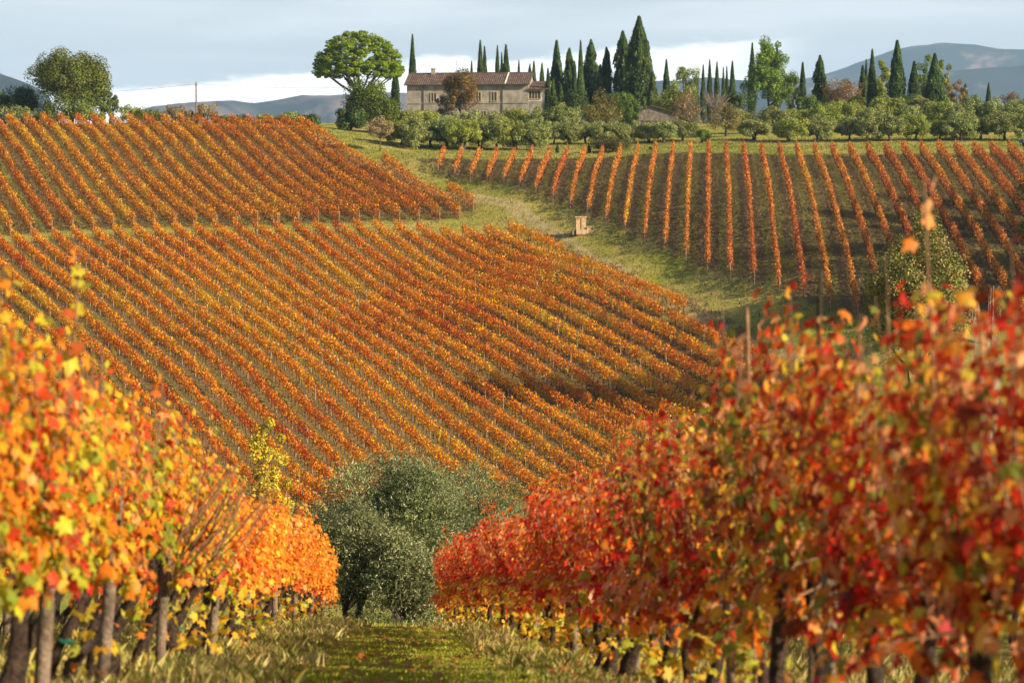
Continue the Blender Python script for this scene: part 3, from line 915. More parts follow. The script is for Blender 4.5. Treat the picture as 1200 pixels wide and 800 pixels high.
# umbrella pine: broad domed crown on a forked trunk
b = gp(421, 435)
r = np.random.default_rng(301); random.seed(301)
Wp, Hp = 112 * 435 / F, zat(35, 435) - b.z
cs = []
while len(cs) < 620:
    d_ = unit(r.normal(size=3))
    if d_[2] < -0.35: continue
    q = 0.62 + 0.38 * r.random() ** 0.6
    cs.append((d_[0] * Wp * 0.46 * q, d_[1] * Wp * 0.46 * q, Hp * 0.60 + d_[2] * Hp * 0.36 * q if d_[2] > 0 else Hp * 0.60 + d_[2] * Hp * 0.26 * q))
cs = np.array(cs); cs[:, 2] *= 1.02
PINE = [(4, (0.16, 0.22, 0.016)), (3, (0.23, 0.285, 0.02)), (2, (0.07, 0.11, 0.018))]
t_ = thing('umbrella_pine', 'large umbrella pine with broad bright green domed crown left of the farmhouse', 'pine tree', b)
m = MB()
fk = Vector((0.3, 0, Hp * 0.32))
m.tube([(0, 0, -0.5), (0.1, 0, Hp * 0.15), fk], [0.5, 0.42, 0.38], 9, 0.08)
for q in cs[:16]:
    m.tube([fk, fk.lerp(Vector(q), 0.5) - Vector((0, 0, 0.3)), Vector(q)], [0.22, 0.14, 0.05], 6, 0.1)
tree_parts(t_, clump_crown(cs, r.uniform(0.35, 0.75, len(cs)), 72, 0.38, PINE, 302, 0.45, 0.16, 0.6, 0.8), m.mesh('trunk', M_trunk, True))

generic_tree('evergreen_oak', 'dense dark green bushy tree under the umbrella pine', 'tree', 434, 170, 92, 66, 405, [(4, (0.085, 0.13, 0.02)), (3, (0.14, 0.185, 0.025)), (2, (0.04, 0.065, 0.015))], 310, 90, 80, 0.42, 0.95)
generic_tree('evergreen_shrub', 'dark shaded evergreen shrub at the left foot of the umbrella pine', 'shrub', 412, 170, 128, 34, 398, G2, 311, 40, 70, 0.4, 0.97)
generic_tree('small_tree', 'small pinkish brown tree with pale thin trunk at the grove corner', 'tree', 446, 178, 136, 30, 366, [(3, (0.28, 0.20, 0.11)), (3, (0.19, 0.17, 0.07)), (1, (0.3, 0.16, 0.12))], 312, 36, 40, 0.26, 0.72, 0.10)
generic_tree('round_tree', 'round reddish green tree standing in front of the farmhouse wall', 'tree', 540, 150, 81, 40, 462, REDT, 313, 60, 80, 0.36, 0.84, 0.22, uneven=0.3)
generic_tree('dark_shrub', 'dark purple shrub at the left foot of the round reddish tree', 'shrub', 522, 150, 113, 20, 458, [(1, (0.04, 0.035, 0.03)), (1, (0.06, 0.05, 0.03))], 314, 24, 50, 0.35, 0.95)
generic_tree('round_shrub', 'low dark shrub with ochre top on the grass strip', 'shrub', 718, 180, 162, 50, 362, [(3, (0.045, 0.055, 0.02)), (2, (0.14, 0.10, 0.03)), (1, (0.08, 0.09, 0.025))], 315, 44, 60, 0.24, 1.0, 0.08, flat=0.7, cut=-0.3)
generic_tree('leafy_shrub', 'yellow and brown leafy shrub below the dark cypresses', 'shrub', 703, 150, 110, 42, 420, [(3, (0.17, 0.16, 0.04)), (2, (0.20, 0.11, 0.04)), (2, (0.10, 0.11, 0.03))], 316, 46, 46, 0.33, 0.95, nl=5)
generic_tree('leafy_shrub', 'bright green shrub touching the left wall of the stone hut', 'shrub', 737, 150, 117, 30, 424, G1, 317, 36, 60, 0.33, 0.95, nl=5)
generic_tree('leafy_shrub', 'olive green shrub behind the stone hut', 'shrub', 778, 150, 111, 34, 450, GY, 318, 36, 50, 0.33, 0.95, nl=5)
generic_tree('leafy_shrub', 'wide ochre and grey half bare shrub right of the stone hut', 'shrub', 808, 158, 108, 40, 405, BRN, 319, 50, 36, 0.3, 0.95, nl=12, ccol=0.3)
generic_tree('leafy_shrub', 'speckled yellow shrub between the stone hut and the rounded olives', 'shrub', 850, 162, 120, 42, 398, [(3, (0.22, 0.19, 0.05)), (2, (0.16, 0.10, 0.05)), (2, (0.11, 0.12, 0.04))], 320, 48, 44, 0.28, 0.95, nl=12)
generic_tree('leafy_shrub', 'small bright green bush beside the last olive of the hedge like line', 'shrub', 822, 166, 152, 20, 376, G1, 330, 22, 50, 0.25, 1.0)
generic_tree('round_tree', 'pale yellow green round tree behind the short cypresses', 'tree', 801, 145, 79, 36, 530, [(3, (0.15, 0.19, 0.05)), (2, (0.20, 0.24, 0.07))], 321, 40, 60, 0.45, 0.85)
generic_tree('pine_tree', 'broad bright green pine with shaggy outline between two dark cypresses', 'pine tree', 899, 150, 46, 64, 480, [(4, (0.13, 0.19, 0.03)), (3, (0.19, 0.25, 0.035)), (2, (0.06, 0.10, 0.02))], 322, 190, 50, 0.42, 0.97, 0.3, 0.25, uneven=0.4, cr=(0.055, 0.11), cone=0.6)
generic_tree('thin_tree', 'thin feathery green tree right of the bright pine', 'tree', 928, 150, 88, 26, 470, G1, 323, 30, 40, 0.35, 0.75, 0.12, nl=10)
generic_tree('dark_shrub', 'round dark shrub at the foot of the lone slim cypress', 'shrub', 931, 150, 112, 18, 440, G2, 324, 24, 60, 0.35, 0.95)
generic_tree('reddish_tree', 'wide reddish brown tree between the ragged and the slim cypress', 'tree', 984, 150, 92, 42, 465, [(3, (0.24, 0.12, 0.05)), (2, (0.15, 0.13, 0.04)), (1, (0.12, 0.07, 0.04))], 325, 50, 50, 0.36, 0.88)
generic_tree('round_tree', 'yellow green leafy tree between two tall dark cypresses', 'tree', 1032, 150, 72, 24, 480, GY, 326, 44, 60, 0.4, 0.9)
generic_tree('round_tree', 'pale leafy tree behind the broad egg shaped cypress', 'tree', 1082, 150, 66, 28, 492, G1, 327, 44, 60, 0.4, 0.9)
generic_tree('round_tree', 'light green tree showing right of the egg shaped cypress', 'tree', 1103, 150, 74, 20, 485, GY, 328, 36, 60, 0.4, 0.9)
generic_tree('small_tree', 'small ochre tree right of the light green tree below the mountain', 'tree', 1120, 150, 97, 22, 470, BRN, 329, 30, 50, 0.34, 0.9)
generic_tree('small_tree', 'low reddish bush near the right end of the hilltop below the mountain', 'tree', 1183, 140, 108, 20, 450, [(1, (0.22, 0.12, 0.07)), (1, (0.15, 0.11, 0.06))], 331, 30, 40, 0.3, 0.95)
for i, (u, vt, wp, lb) in enumerate([(672, 104, 30, 'dark undergrowth bush below the ragged cypress'), (725, 108, 36, 'dark undergrowth bush at the foot of the second tallest cypress'), (790, 104, 26, 'green bush between the lone slim cypress and the pale round tree'), (858, 108, 30, 'green bush below the distant little cypresses'), (948, 112, 30, 'green bush at the foot of the ragged cypress'),
                                     (1000, 112, 30, 'green bush in front of the shorter cypress pair'), (1060, 110, 34, 'green bush between the thick cypress and the leaning one'), (1140, 112, 34, 'green bush left of the small lone cypress'), (1200, 113, 30, 'green bush at the far right end of the hilltop')]):
    generic_tree('leafy_bush', lb, 'bush', u, 150, vt, wp, 446, [G2, G1, OAK][i % 3], 340 + i, 36, 50, 0.38, 0.98, nl=5)

# bare branching tree
def bare_tree(label, u, vtop, wpx, d, seed, mat, n=70, drop=False, r0=0.07, name='bare_tree', cat='tree'):
    b = gp(u, d); hgt = zat(vtop, d) - b.z; wm = wpx * d / F
    random.seed(seed); m = MB()
    for q in range(n):
        a = random.uniform(0, 6.28); rr = random.uniform(0.2, 1) ** 0.5 * wm / 2
        top = Vector((math.cos(a) * rr, math.sin(a) * rr, hgt * random.uniform(0.72, 1.0) * (1 - 0.25 * (rr / (wm / 2)) ** 2)))
        st = Vector((random.uniform(-.15, .15), random.uniform(-.15, .15), hgt * random.uniform(0.2, 0.45)))
        md = st.lerp(top, 0.5) + Vector((random.uniform(-1, 1), random.uniform(-1, 1), random.uniform(-.3, .8))) * wm * 0.08
        m.tube([st, md, top], [r0, r0 * 0.6, r0 * 0.2], 4, 0.1)
        if not drop:
            for _ in range(2):
                m.tube([md.lerp(top, 0.3), md.lerp(top, 0.6) + Vector((random.uniform(-1, 1), random.uniform(-1, 1), random.uniform(0, 1))) * wm * 0.1], [r0 * 0.45, r0 * 0.15], 4)
    t_ = thing(name, label, cat, b)
    mt = MB(); mt.tube([(0, 0, -0.3), (0.05, 0, hgt * 0.2), (0, 0, hgt * 0.45)], [r0 * 3, r0 * 2.4, r0 * 1.6], 7, 0.1)
    obj('branches', m.mesh('branches', mat), t_, 'stuff'); obj('trunk', mt.mesh('trunk', mat, True), t_)
    return t_


M_greybark = pmat('grey_twigs', (0.24, 0.19, 0.155), 0.9, 0, 10, 0.3, 3)
M_palebark = pmat('pale_twigs', (0.50, 0.42, 0.33), 0.9, 0, 10, 0.3, 3)
bare_tree('bare grey branched tree below the distant little cypresses', 838, 99, 42, 440, 3, M_greybark)
bare_tree('bare reddish twiggy shrub behind the stone hut', 800, 103, 36, 425, 4, pmat('red_twigs', (0.22, 0.12, 0.09), 0.9), 60)

# left crest vegetation
generic_tree('oak_tree', 'big round oak on the crest of the upper left vineyard', 'oak tree', 86, 150, 57, 92, 402, OAK, 360, 150, 95, 0.42, 0.78, 0.42, 0.45, ccol=0.22, uneven=0.35, cr=(0.07, 0.13), nl=26, up=0.5)
generic_tree('leafy_shrub', 'dark leafy shrub filling the space under the big oak', 'shrub', 84, 150, 106, 74, 399, OAK, 361, 60, 60, 0.36, 1.0, nl=4, cr=(0.08, 0.15))
generic_tree('leafy_shrub', 'upright dark shrub just right of the big oak', 'shrub', 131, 150, 108, 26, 400, OAK, 362, 36, 50, 0.32, 0.98, uneven=0.6)
generic_tree('broad_tree', 'broad low green tree left of the big oak', 'tree', 24, 150, 101, 50, 408, G2 + [(2, (0.11, 0.15, 0.025))], 363, 60, 60, 0.38, 0.8, nl=10)
generic_tree('broad_tree', 'green tree cut by the left edge of the hilltop view', 'tree', -8, 150, 108, 34, 412, G1, 364, 40, 60, 0.38, 0.9)
for i, (u, vt, wp, pal, lb) in enumerate([(8, 124, 40, OL, 'pale olive shrub at the left end of the crest'), (34, 126, 26, OL, 'pale olive shrub in front of the broad low green tree'), (155, 124, 26, GY, 'yellow green crest shrub right of the upright dark shrub'),
                                          (176, 128, 30, OAK, 'low olive green crest shrub left of the brown bush'), (205, 124, 26, BRN, 'brown bush on the crest left of the utility pole'), (222, 130, 24, BRN, 'brown bush at the foot of the utility pole'),
                                          (243, 122, 26, BRN, 'taller brown bush right of the utility pole'), (262, 136, 24, OAK, 'low dark bush right of the taller brown bush'), (283, 136, 26, G2, 'first low dark green bush midway along the crest'),
                                          (312, 134, 20, OL, 'small pale olive bush on the crest, left of two'), (342, 132, 26, OL, 'small pale olive bush on the crest, right of two'), (328, 138, 24, G2, 'low dark bush between the two small pale olive bushes'),
                                          (362, 134, 26, G2, 'dark bush at the right end of the crest beside the pine shade'), (56, 128, 30, OAK, 'olive green shrub at the left foot of the big oak'), (112, 130, 26, GY, 'yellowish shrub at the right foot of the big oak')]):
    generic_tree('crest_shrub', lb, 'shrub', u, 150, vt, wp, 396, pal, 370 + i, 26, 46, 0.3, 1.0, nl=3)

# two big bushy trees of the right foreground valley, and the tall pines at the frame's edge that shade the valley
generic_tree('bushy_tree', 'dense yellow green bushy tree in the dip below the right vineyard', 'tree', 1078, 400, 247, 122, 150, [(3, (0.20, 0.20, 0.05)), (3, (0.27, 0.24, 0.07)), (3, (0.11, 0.13, 0.03)), (1, (0.36, 0.28, 0.10))], 400, 210, 130, 0.165, 0.42, 0.25, 0.2, 0.16, uneven=0.15, cr=(0.08, 0.14), up=0.6)
bare_tree('pale bare willow with drooping stems right of the bushy tree', 1156, 308, 40, 148, 9, M_palebark, 170, True, 0.045, 'bare_willow')
generic_tree('pine_tree', 'tall green pine at the right edge of the right vineyard, nearest one', 'pine tree', 1250, 400, 120, 105, 222, G1, 401, 110, 90, 0.42, 0.9, 0.35, cr=(0.09, 0.16))
generic_tree('pine_tree', 'tall dark pine beyond the right edge of the vineyard, second one', 'pine tree', 1330, 400, 140, 110, 236, G2, 402, 90, 80, 0.45, 0.92, 0.35)
for q_, (x_, d_, zt_) in enumerate(((74, 232, 17), (84, 241, 20), (80, 253, 21), (90, 262, 22), (86, 273, 23), (95, 284, 24))):
    u_ = 600 + F * x_ / d_; v_ = 230 - F * zt_ / d_
    generic_tree('pine_tree', f'{ordw(q_ + 3)} tall dark pine of the group beyond the right edge of the vineyard', 'pine tree', u_, 400, v_, 110, d_, G2, 403 + q_, 90, 60, 0.45, 0.92, 0.35)

# ------------------------------------------------------------------ farmhouse
def add_ribs_roof(name, parent, x0, x1, yE, zE, yR, zR, mat, step=0.42):
    """tiled roof slope: barrel tile courses running from ridge to eave, with real relief"""
    m = MB(); n = int(round((x1 - x0) / step)); st = (x1 - x0) / n
    V = []; Fl = []
    for i in range(n + 1):
        for j, (yy, zz) in enumerate(((yE, zE), (yR, zR))):
            pass
    k_ = 4
    xs = [x0 + st * i / k_ for i in range(n * k_ + 1)]
    hs = [0.09 * abs(math.sin(math.pi * (i % k_) / k_)) for i in range(n * k_ + 1)]
    rowsn = 9
    for j in range(rowsn + 1):
        f_ = j / rowsn
        for x_, h_ in zip(xs, hs):
            V.append((x_, yE + (yR - yE) * f_, zE + (zR - zE) * f_ + h_ + random.uniform(-.015, .015)))
    w_ = len(xs)
    for j in range(rowsn):
        for i in range(w_ - 1):
            Fl.append((j * w_ + i, j * w_ + i + 1, (j + 1) * w_ + i + 1, (j + 1) * w_ + i))
    nb_ = len(V)
    V += [(x0, yE, zE - 0.16), (x1, yE, zE - 0.16), (x1, yR, zR - 0.16), (x0, yR, zR - 0.16)]
    Fl += [(nb_ + 3, nb_ + 2, nb_ + 1, nb_), tuple([nb_, nb_ + 1] + list(range(w_ - 1, -1, -1))),
           tuple([nb_ + 1, nb_ + 2] + [j * w_ + w_ - 1 for j in range(rowsn, -1, -1)]), tuple([nb_ + 3, nb_] + [j * w_ for j in range(rowsn + 1)])]
    m.add(V, Fl)
    return obj(name, m.mesh(name, mat), parent)


def add_window(parent, x, z, w_, h_, panes=2, y=0.0, shut=True):
    f_ = MB()
    f_.box((x, y - 0.05, z + h_ / 2 + 0.05), (w_ + 0.3, 0.12, 0.12)); f_.box((x, y - 0.07, z - h_ / 2 - 0.06), (w_ + 0.36, 0.2, 0.12))
    f_.box((x - w_ / 2 - 0.075, y - 0.05, z), (0.15, 0.12, h_)); f_.box((x + w_ / 2 + 0.075, y - 0.05, z), (0.15, 0.12, h_))
    wn = obj('window', f_.mesh('window', M_frame), parent)
    for q in range(panes):
        pw = w_ / panes
        m = MB(); m.box((x - w_ / 2 + pw * (q + 0.5), y - 0.02, z), (pw - 0.18, 0.07, h_ - 0.12))
        for s_ in range(6):
            m.box((x - w_ / 2 + pw * (q + 0.5), y - 0.065, z - h_ / 2 + (s_ + 0.7) * h_ / 6.4), (pw - 0.24, 0.03, 0.08))
        obj('shutter', m.mesh('shutter', M_dark), wn)
    if panes > 1:
        m = MB()
        for q in range(1, panes):
            m.box((x - w_ / 2 + w_ / panes * q, y - 0.045, z), (0.14, 0.10, h_ - 0.004))
        obj('mullion', m.mesh('mullion', M_frame), wn)
    return wn


Dh = 480.0
sc_ = Dh / F
ground_h = h1((548 - 600) * sc_, Dh)
hx = (546 - 600) * sc_
house = thing('farmhouse', 'long pale farmhouse with brown tiled roof among olives and cypresses on the hilltop', 'farmhouse', (hx, Dh, ground_h), R(-9))
XL, XR = (476 - 546) * sc_, (618 - 546) * sc_ + 0.3
ze = zat(98, Dh) - ground_h; zr = zat(85, Dh) - ground_h
dep = 8.5
m = MB()
V = []
for y_ in (0, dep):
    V += [(XL, y_, -1), (XR, y_, -1), (XR, y_, ze), (XL, y_, ze)]
V += [(XL, dep / 2, zr - 0.25), (XR, dep / 2, zr - 0.25)]
m.add(V, [(0, 1, 2, 3), (5, 4, 7, 6), (1, 5, 6, 9, 2), (4, 0, 3, 8, 7)])
obj('wall', m.mesh('wall', M_wall), house)
r_ = add_ribs_roof('roof', house, XL - 0.5, XR + 0.35, -0.6, ze - 0.2, dep / 2, zr, M_tile)
add_ribs_roof('roof', house, XL - 0.5, XR + 0.35, dep + 0.6, ze - 0.2, dep / 2 + 0.02, zr, M_tile)
m = MB(); m.tube([(XL - 0.5, dep / 2, zr + 0.05), (0, dep / 2, zr + 0.10), (XR + 0.35, dep / 2, zr + 0.05)], 0.14, 6); obj('roof_ridge', m.mesh('roof_ridge', M_tile), house)
xc = (503 - 546) * sc_
m = MB(); m.box((xc, dep / 2 - 0.3, zr + 0.35), (0.75, 0.6, 1.1)); m.box((xc, dep / 2 - 0.3, zr + 0.97), (0.95, 0.8, 0.12))
obj('chimney', m.mesh('chimney', M_wall), r_)
m = MB(); m.box(((592 - 546) * sc_, dep / 4 - 0.1, (ze + zr) / 2 + 0.03), (0.22, 0.01, 0.01))
xs_ = (593 - 546) * sc_
m = MB(); m.add([(xs_ - .12, -0.62, ze - 0.02), (xs_ + .12, -0.62, ze - 0.02), (xs_ + .12, dep / 2, zr + 0.2), (xs_ - .12, dep / 2, zr + 0.2), (xs_ - .12, -0.62, ze - .15), (xs_ + .12, -0.62, ze - .15), (xs_ + .12, dep / 2, zr), (xs_ - .12, dep / 2, zr)],
                [(0, 1, 2, 3), (7, 6, 5, 4), (0, 4, 5, 1), (1, 5, 6, 2), (3, 2, 6, 7), (0, 3, 7, 4)])
obj('parapet', m.mesh('parapet', M_whitewall), house)
for u_ in (496, 589.5):
    m = MB(); xx = (u_ - 546) * sc_
    m.tube([(xx, -0.09, 0), (xx, -0.09, ze - 0.35), (xx, -0.45, ze - 0.18)], 0.085, 6); obj('downpipe', m.mesh('downpipe', M_metal), house)
m = MB(); m.tube([(XL - 0.4, -0.68, ze - 0.25), (XR + 0.3, -0.68, ze - 0.27)], 0.09, 6); obj('gutter', m.mesh('gutter', M_metal), house)
m = MB(); m.box(((XL + XR) / 2, -0.06, zat(121, Dh) - ground_h), (XR - XL - 0.1, 0.10, 0.14)); obj('string_course', m.mesh('string_course', M_wall), house)
wz = zat(113.5, Dh) - ground_h
add_window(house, (508 - 546) * sc_, wz - 0.1, 1.0, 1.75, 2)
add_window(house, (561 - 546) * sc_, wz, 0.95, 1.7, 2)
add_window(house, (579.5 - 546) * sc_, wz, 1.05, 1.75, 2)
for u_ in (520, 567, 600):
    add_window(house, (u_ - 546) * sc_, wz - 3.6, 1.0, 1.5, 2)
# annex
AX0, AX1 = XR + 0.02, (639.5 - 546) * sc_ + 0.35
zae, zar = zat(104.5, Dh) - ground_h, zat(96, Dh) - ground_h
m = MB(); m.add([(AX0, 0.3, -1), (AX1, 0.3, -1), (AX1, 5.8, -1), (AX0, 5.8, -1), (AX0, 0.3, zae), (AX1, 0.3, zae), (AX1, 5.8, zar - 0.1), (AX0, 5.8, zar - 0.1)],
                [(0, 1, 5, 4), (1, 2, 6, 5), (2, 3, 7, 6), (3, 0, 4, 7), (4, 5, 6, 7)])
obj('annex_wall', m.mesh('annex_wall', M_whitewall), house)
m = MB(); m.box(((AX0 + AX1) / 2, 0.22, (zat(119, Dh) - ground_h) / 2), (AX1 - AX0 - 0.6, 0.12, zat(119, Dh) - ground_h)); obj('annex_base', m.mesh('annex_base', M_wall), house)
add_ribs_roof('annex_roof', house, AX0 - 0.15, AX1 + 0.35, -0.3, zae - 0.1, 5.9, zar + 0.25, M_tile)
add_window(house, (627 - 546) * sc_, zat(111.5, Dh) - ground_h, 2.3, 1.6, 4, 0.3)
m = MB(); m.tube([(xc + 4.7, dep / 2, zr), (xc + 4.7, dep / 2, zr + 2.6)], 0.03, 5)
for q in range(4): m.tube([(xc + 4.3, dep / 2, zr + 1.8 + q * 0.2), (xc + 5.1, dep / 2, zr + 1.8 + q * 0.2)], 0.02, 4)
obj('aerial', m.mesh('aerial', M_metal), house)

# ------------------------------------------------------------------ stone hut, gable end to the viewer
Ds = 415.0; k3 = Ds / F
b = gp(770, Ds)
hut = thing('stone_hut', 'small old stone hut with sloping tiled roof among the hilltop shrubs', 'hut', b, R(-6))
hw0, hw1, hp = (748 - 770) * k3, (792.5 - 770) * k3, (764 - 770) * k3
e0, e1, pk = zat(130, Ds) - b.z, zat(134, Ds) - b.z, zat(124.5, Ds) - b.z
m = MB(); V = []
for y_ in (0, 5.0): V += [(hw0, y_, -0.6), (hw1, y_, -0.6), (hw1, y_, e1), (hp, y_, pk), (hw0, y_, e0)]
m.add(V, [(0, 1, 2, 3, 4), (9, 8, 7, 6, 5), (1, 6, 7, 2), (5, 0, 4, 9)])
obj('wall', m.mesh('wall', M_slate), hut)
for (xa, za_, xb, zb) in ((hp, pk, hw1 + 0.35, e1 - 0.08), (hp, pk, hw0 - 0.3, e0 - 0.15)):
    m = MB(); o_ = 0.12
    m.add([(xa, -0.35, za_ + .02), (xb, -0.35, zb + .02), (xb, 5.3, zb + .02), (xa, 5.3, za_ + .02), (xa, -0.35, za_ + o_ + .03), (xb, -0.35, zb + o_), (xb, 5.3, zb + o_), (xa, 5.3, za_ + o_ + .03)],
          [(3, 2, 1, 0), (4, 5, 6, 7), (0, 1, 5, 4), (1, 2, 6, 5), (2, 3, 7, 6), (3, 0, 4, 7)])
    obj('roof', m.mesh('roof', M_tile), hut)
for zc_ in (0.9, 2.2):
    m = MB(); m.box(((hw0 + hw1) / 2 - 0.3, -0.05, zc_), ((hw1 - hw0) * 0.7, 0.14, 0.16)); obj('stone_band', m.mesh('stone_band', M_slate), hut)

# ------------------------------------------------------------------ stone well pillar beside the track
Dw = 303.0; kw = Dw / F
b = gp(682, Dw)
well = thing('stone_well', 'small ochre stone pillar with low basin beside the grass track', 'stone well', b - Vector((0, 0, 0.05)), R(8))
m = MB(); m.box((-0.55, 0, 1.15), (0.55, 0.7, 1.6)); obj('pillar', m.mesh('pillar', M_stone), well)
m = MB(); m.box((0.16, 0, 1.2), (0.62, 0.7, 1.75)); obj('pillar', m.mesh('pillar', M_stone), well)
m = MB(); m.box((-0.2, 0, 2.14), (1.5, 0.85, 0.14)); obj('capstone', m.mesh('capstone', M_stone), well)
m = MB(); m.box((-0.15, 0, 0.28), (1.3, 0.95, 0.66)); obj('plinth', m.mesh('plinth', M_stone), well)
m = MB(); m.box((0.95, 0, 0.36), (0.85, 0.95, 0.86)); obj('basin', m.mesh('basin', M_stone), well)
m = MB(); m.box((0.98, 0, 0.85), (1.0, 1.1, 0.12)); obj('basin_rim', m.mesh('basin_rim', M_stone), well)
m = MB(); m.tube([(0.5, -0.3, 1.75), (0.95, -0.35, 1.8), (0.95, -0.35, 1.55)], 0.07, 6); obj('spout', m.mesh('spout', M_metal), well)
m = MB(); m.tube([(-1.1, -0.1, -0.1), (-1.12, -0.1, 0.35), (-1.15, -0.1, 0.5)], [0.42, 0.38, 0.15], 7, 0.2); tag(obj('boulder', m.mesh('boulder', M_slate)), 'dark rough boulder leaning on the left side of the stone pillar', 'boulder').location = b

# utility pole and wires
b = gp(231.5, 404)
pole = thing('utility_pole', 'wooden utility pole standing on the crest of the upper vineyard', 'utility pole', b)
ph = zat(96, 404) - b.z
m = MB(); m.tube([(0, 0, -0.5), (0, 0, ph)], [0.17, 0.11], 8); obj('pole', m.mesh('pole', M_post), pole)
m = MB(); m.box((0, 0, ph - 0.55), (0.7, 0.08, 0.08)); obj('crossarm', m.mesh('crossarm', M_post), pole)
for s_ in (-0.3, 0.3):
    m = MB(); m.tube([(s_, 0, ph - 0.51), (s_, 0, ph - 0.36)], [0.05, 0.035], 6); obj('insulator', m.mesh('insulator', M_whitewall), pole)


def wire(label, p0, p1, sag, rad=0.022, name='overhead_wire', mat=M_metal, n=14):
    p0, p1 = Vector(p0), Vector(p1); mid0 = (p0 + p1) / 2
    pts = []
    for i in range(n + 1):
        t_ = i / n; q = p0.lerp(p1, t_) - Vector((0, 0, sag * 4 * t_ * (1 - t_)))
        pts.append(q - p0)
    m = MB(); m.tube(pts, rad, 4)
    o = obj(name, m.mesh(name, mat)); o.location = p0
    return tag(o, label, 'wire')


top = b + Vector((0, 0, ph - 0.34))
wire('thin overhead wire running from the utility pole toward the big oak', top, Vector(pix(20, 110, 400)), 0.5, 0.03)
wire('thin overhead wire running from the utility pole toward the umbrella pine', top, Vector(pix(440, 102, 430)), 0.4, 0.03)
wire('thin overhead wire strung across the cypresses below the mountain', Vector(pix(905, 98, 452)), Vector(pix(1130, 97, 452)), 0.1, 0.025)

# small blue car parked on the track at the right
b = gp(1209, 371)
car = thing('parked_car', 'small blue car parked on the track at the right end of the vineyard', 'car', b, R(10))
M_blue = pmat('blue_paint', (0.03, 0.07, 0.30), 0.25, 0, 10, 0.05); M_glass = pmat('car_glass', (0.02, 0.025, 0.03), 0.1, 0, 10, 0.1); M_tyre = pmat('tyre_rubber', (0.02, 0.02, 0.02), 0.8)
prof_ = [(-1.95, 0.3), (-1.95, 0.72), (-1.75, 0.86), (-0.95, 0.93), (-0.45, 1.38), (0.85, 1.42), (1.45, 0.98), (1.85, 0.9), (1.95, 0.6), (1.95, 0.3)]
m = MB(); n_ = len(prof_)
m.add([(x_, -0.8, z_) for x_, z_ in prof_] + [(x_, 0.8, z_) for x_, z_ in prof_], [tuple(range(n_ - 1, -1, -1)), tuple(range(n_, 2 * n_))] + [(i, (i + 1) % n_, n_ + (i + 1) % n_, n_ + i) for i in range(n_)])
obj('body', m.mesh('body', M_blue), car)
for y_ in (-0.805, 0.805):
    m = MB(); m.add([(-0.80, y_, 0.95), (-0.40, y_, 1.32), (0.80, y_, 1.35), (1.25, y_, 0.98), (-0.80, y_ * 0.98, 0.95), (-0.40, y_ * 0.98, 1.32), (0.80, y_ * 0.98, 1.35), (1.25, y_ * 0.98, 0.98)], [(0, 1, 2, 3), (7, 6, 5, 4), (0, 4, 5, 1), (1, 5, 6, 2), (2, 6, 7, 3), (3, 7, 4, 0)])
    obj('side_window', m.mesh('side_window', M_glass), car)
    for x_ in (-1.2, 1.2):
        m = MB(); m.tube([(x_, y_ * 0.88, 0.32), (x_, y_ * 1.03, 0.32)], 0.32, 14); obj('wheel', m.mesh('wheel', M_tyre), car)

# ------------------------------------------------------------------ foreground vines
LEAF2D = np.array([(0, -.02), (.24, -.20), (.50, .02), (.38, .20), (.60, .48), (.28, .54), (0, .98), (-.28, .54), (-.60, .48), (-.38, .20), (-.50, .02), (-.24, -.20)])
LEAF2 = LEAF2D.copy(); LEAF2[:, 0] *= 0.85; LEAF2[:, 1] = LEAF2[:, 1] * 0.95
LZ = np.array([0, .03, -.10, .02, -.12, .03, -.20, .03, -.12, .02, -.10, .03])


def leaf_lobed(P, N, T, size, cols, r):
    """lobed vine leaves: P petiole points, N normals, T tip directions"""
    n = len(P)
    T = unit(T - N * (T * N).sum(1, keepdims=True)); B = np.cross(N, T)
    base = np.vstack([LEAF2D, [(0, .30)]]); bz = np.append(LZ, 0.05)
    curl = r.uniform(0.2, 1.9, (n, 1)); asym = r.uniform(0.8, 1.15, (n, 1))
    xs = base[None, :, 0] * asym; ys = base[None, :, 1] * np.ones((n, 1)); zs_ = bz[None] * curl - 0.22 * (curl - 0.9) * xs ** 2
    V = P[:, None] + size[:, None, None] * (B[:, None] * xs[..., None] + T[:, None] * ys[..., None] + N[:, None] * zs_[..., None])
    k_ = 13
    tri = np.array([(i, (i + 1) % 12, 12) for i in range(12)])
    Ff = (np.arange(n)[:, None, None] * k_ + tri[None]).reshape(-1, 3)
    cc = np.repeat(cols[:, None], k_, 1)
    edge = np.ones((n, k_, 1)); edge[:, :12] *= r.uniform(0.75, 1.05, (n, 12, 1)); edge[:, 12] *= 1.15
    cc = np.clip(cc * edge, 0.005, 0.95)
    return V.reshape(-1, 3), Ff, cc.reshape(-1, 3)


PL_NEAR = [(3.6, (0.80, 0.25, 0.018)), (2.8, (0.82, 0.44, 0.03)), (2.8, (0.50, 0.46, 0.03)), (2.4, (0.58, 0.06, 0.015)), (0.8, (0.85, 0.36, 0.10)), (1.3, (0.26, 0.30, 0.03))]
PL_FAR = [(6, (0.84, 0.25, 0.02)), (1.6, (0.84, 0.40, 0.04)), (1.0, (0.72, 0.50, 0.05)), (1.4, (0.66, 0.10, 0.02)), (0.7, (0.88, 0.38, 0.12))]
PR_NEAR = [(3.5, (0.55, 0.055, 0.012)), (2.5, (0.78, 0.20, 0.02)), (2.2, (0.82, 0.42, 0.04)), (1.6, (0.22, 0.24, 0.03)), (1.2, (0.85, 0.38, 0.16)), (1.2, (0.62, 0.50, 0.04)), (1.5, (0.32, 0.06, 0.015))]
PR_FAR = [(4.5, (0.66, 0.06, 0.014)), (3, (0.80, 0.18, 0.02)), (1.2, (0.84, 0.42, 0.05)), (1.4, (0.85, 0.36, 0.18)), (0.5, (0.6, 0.45, 0.04))]
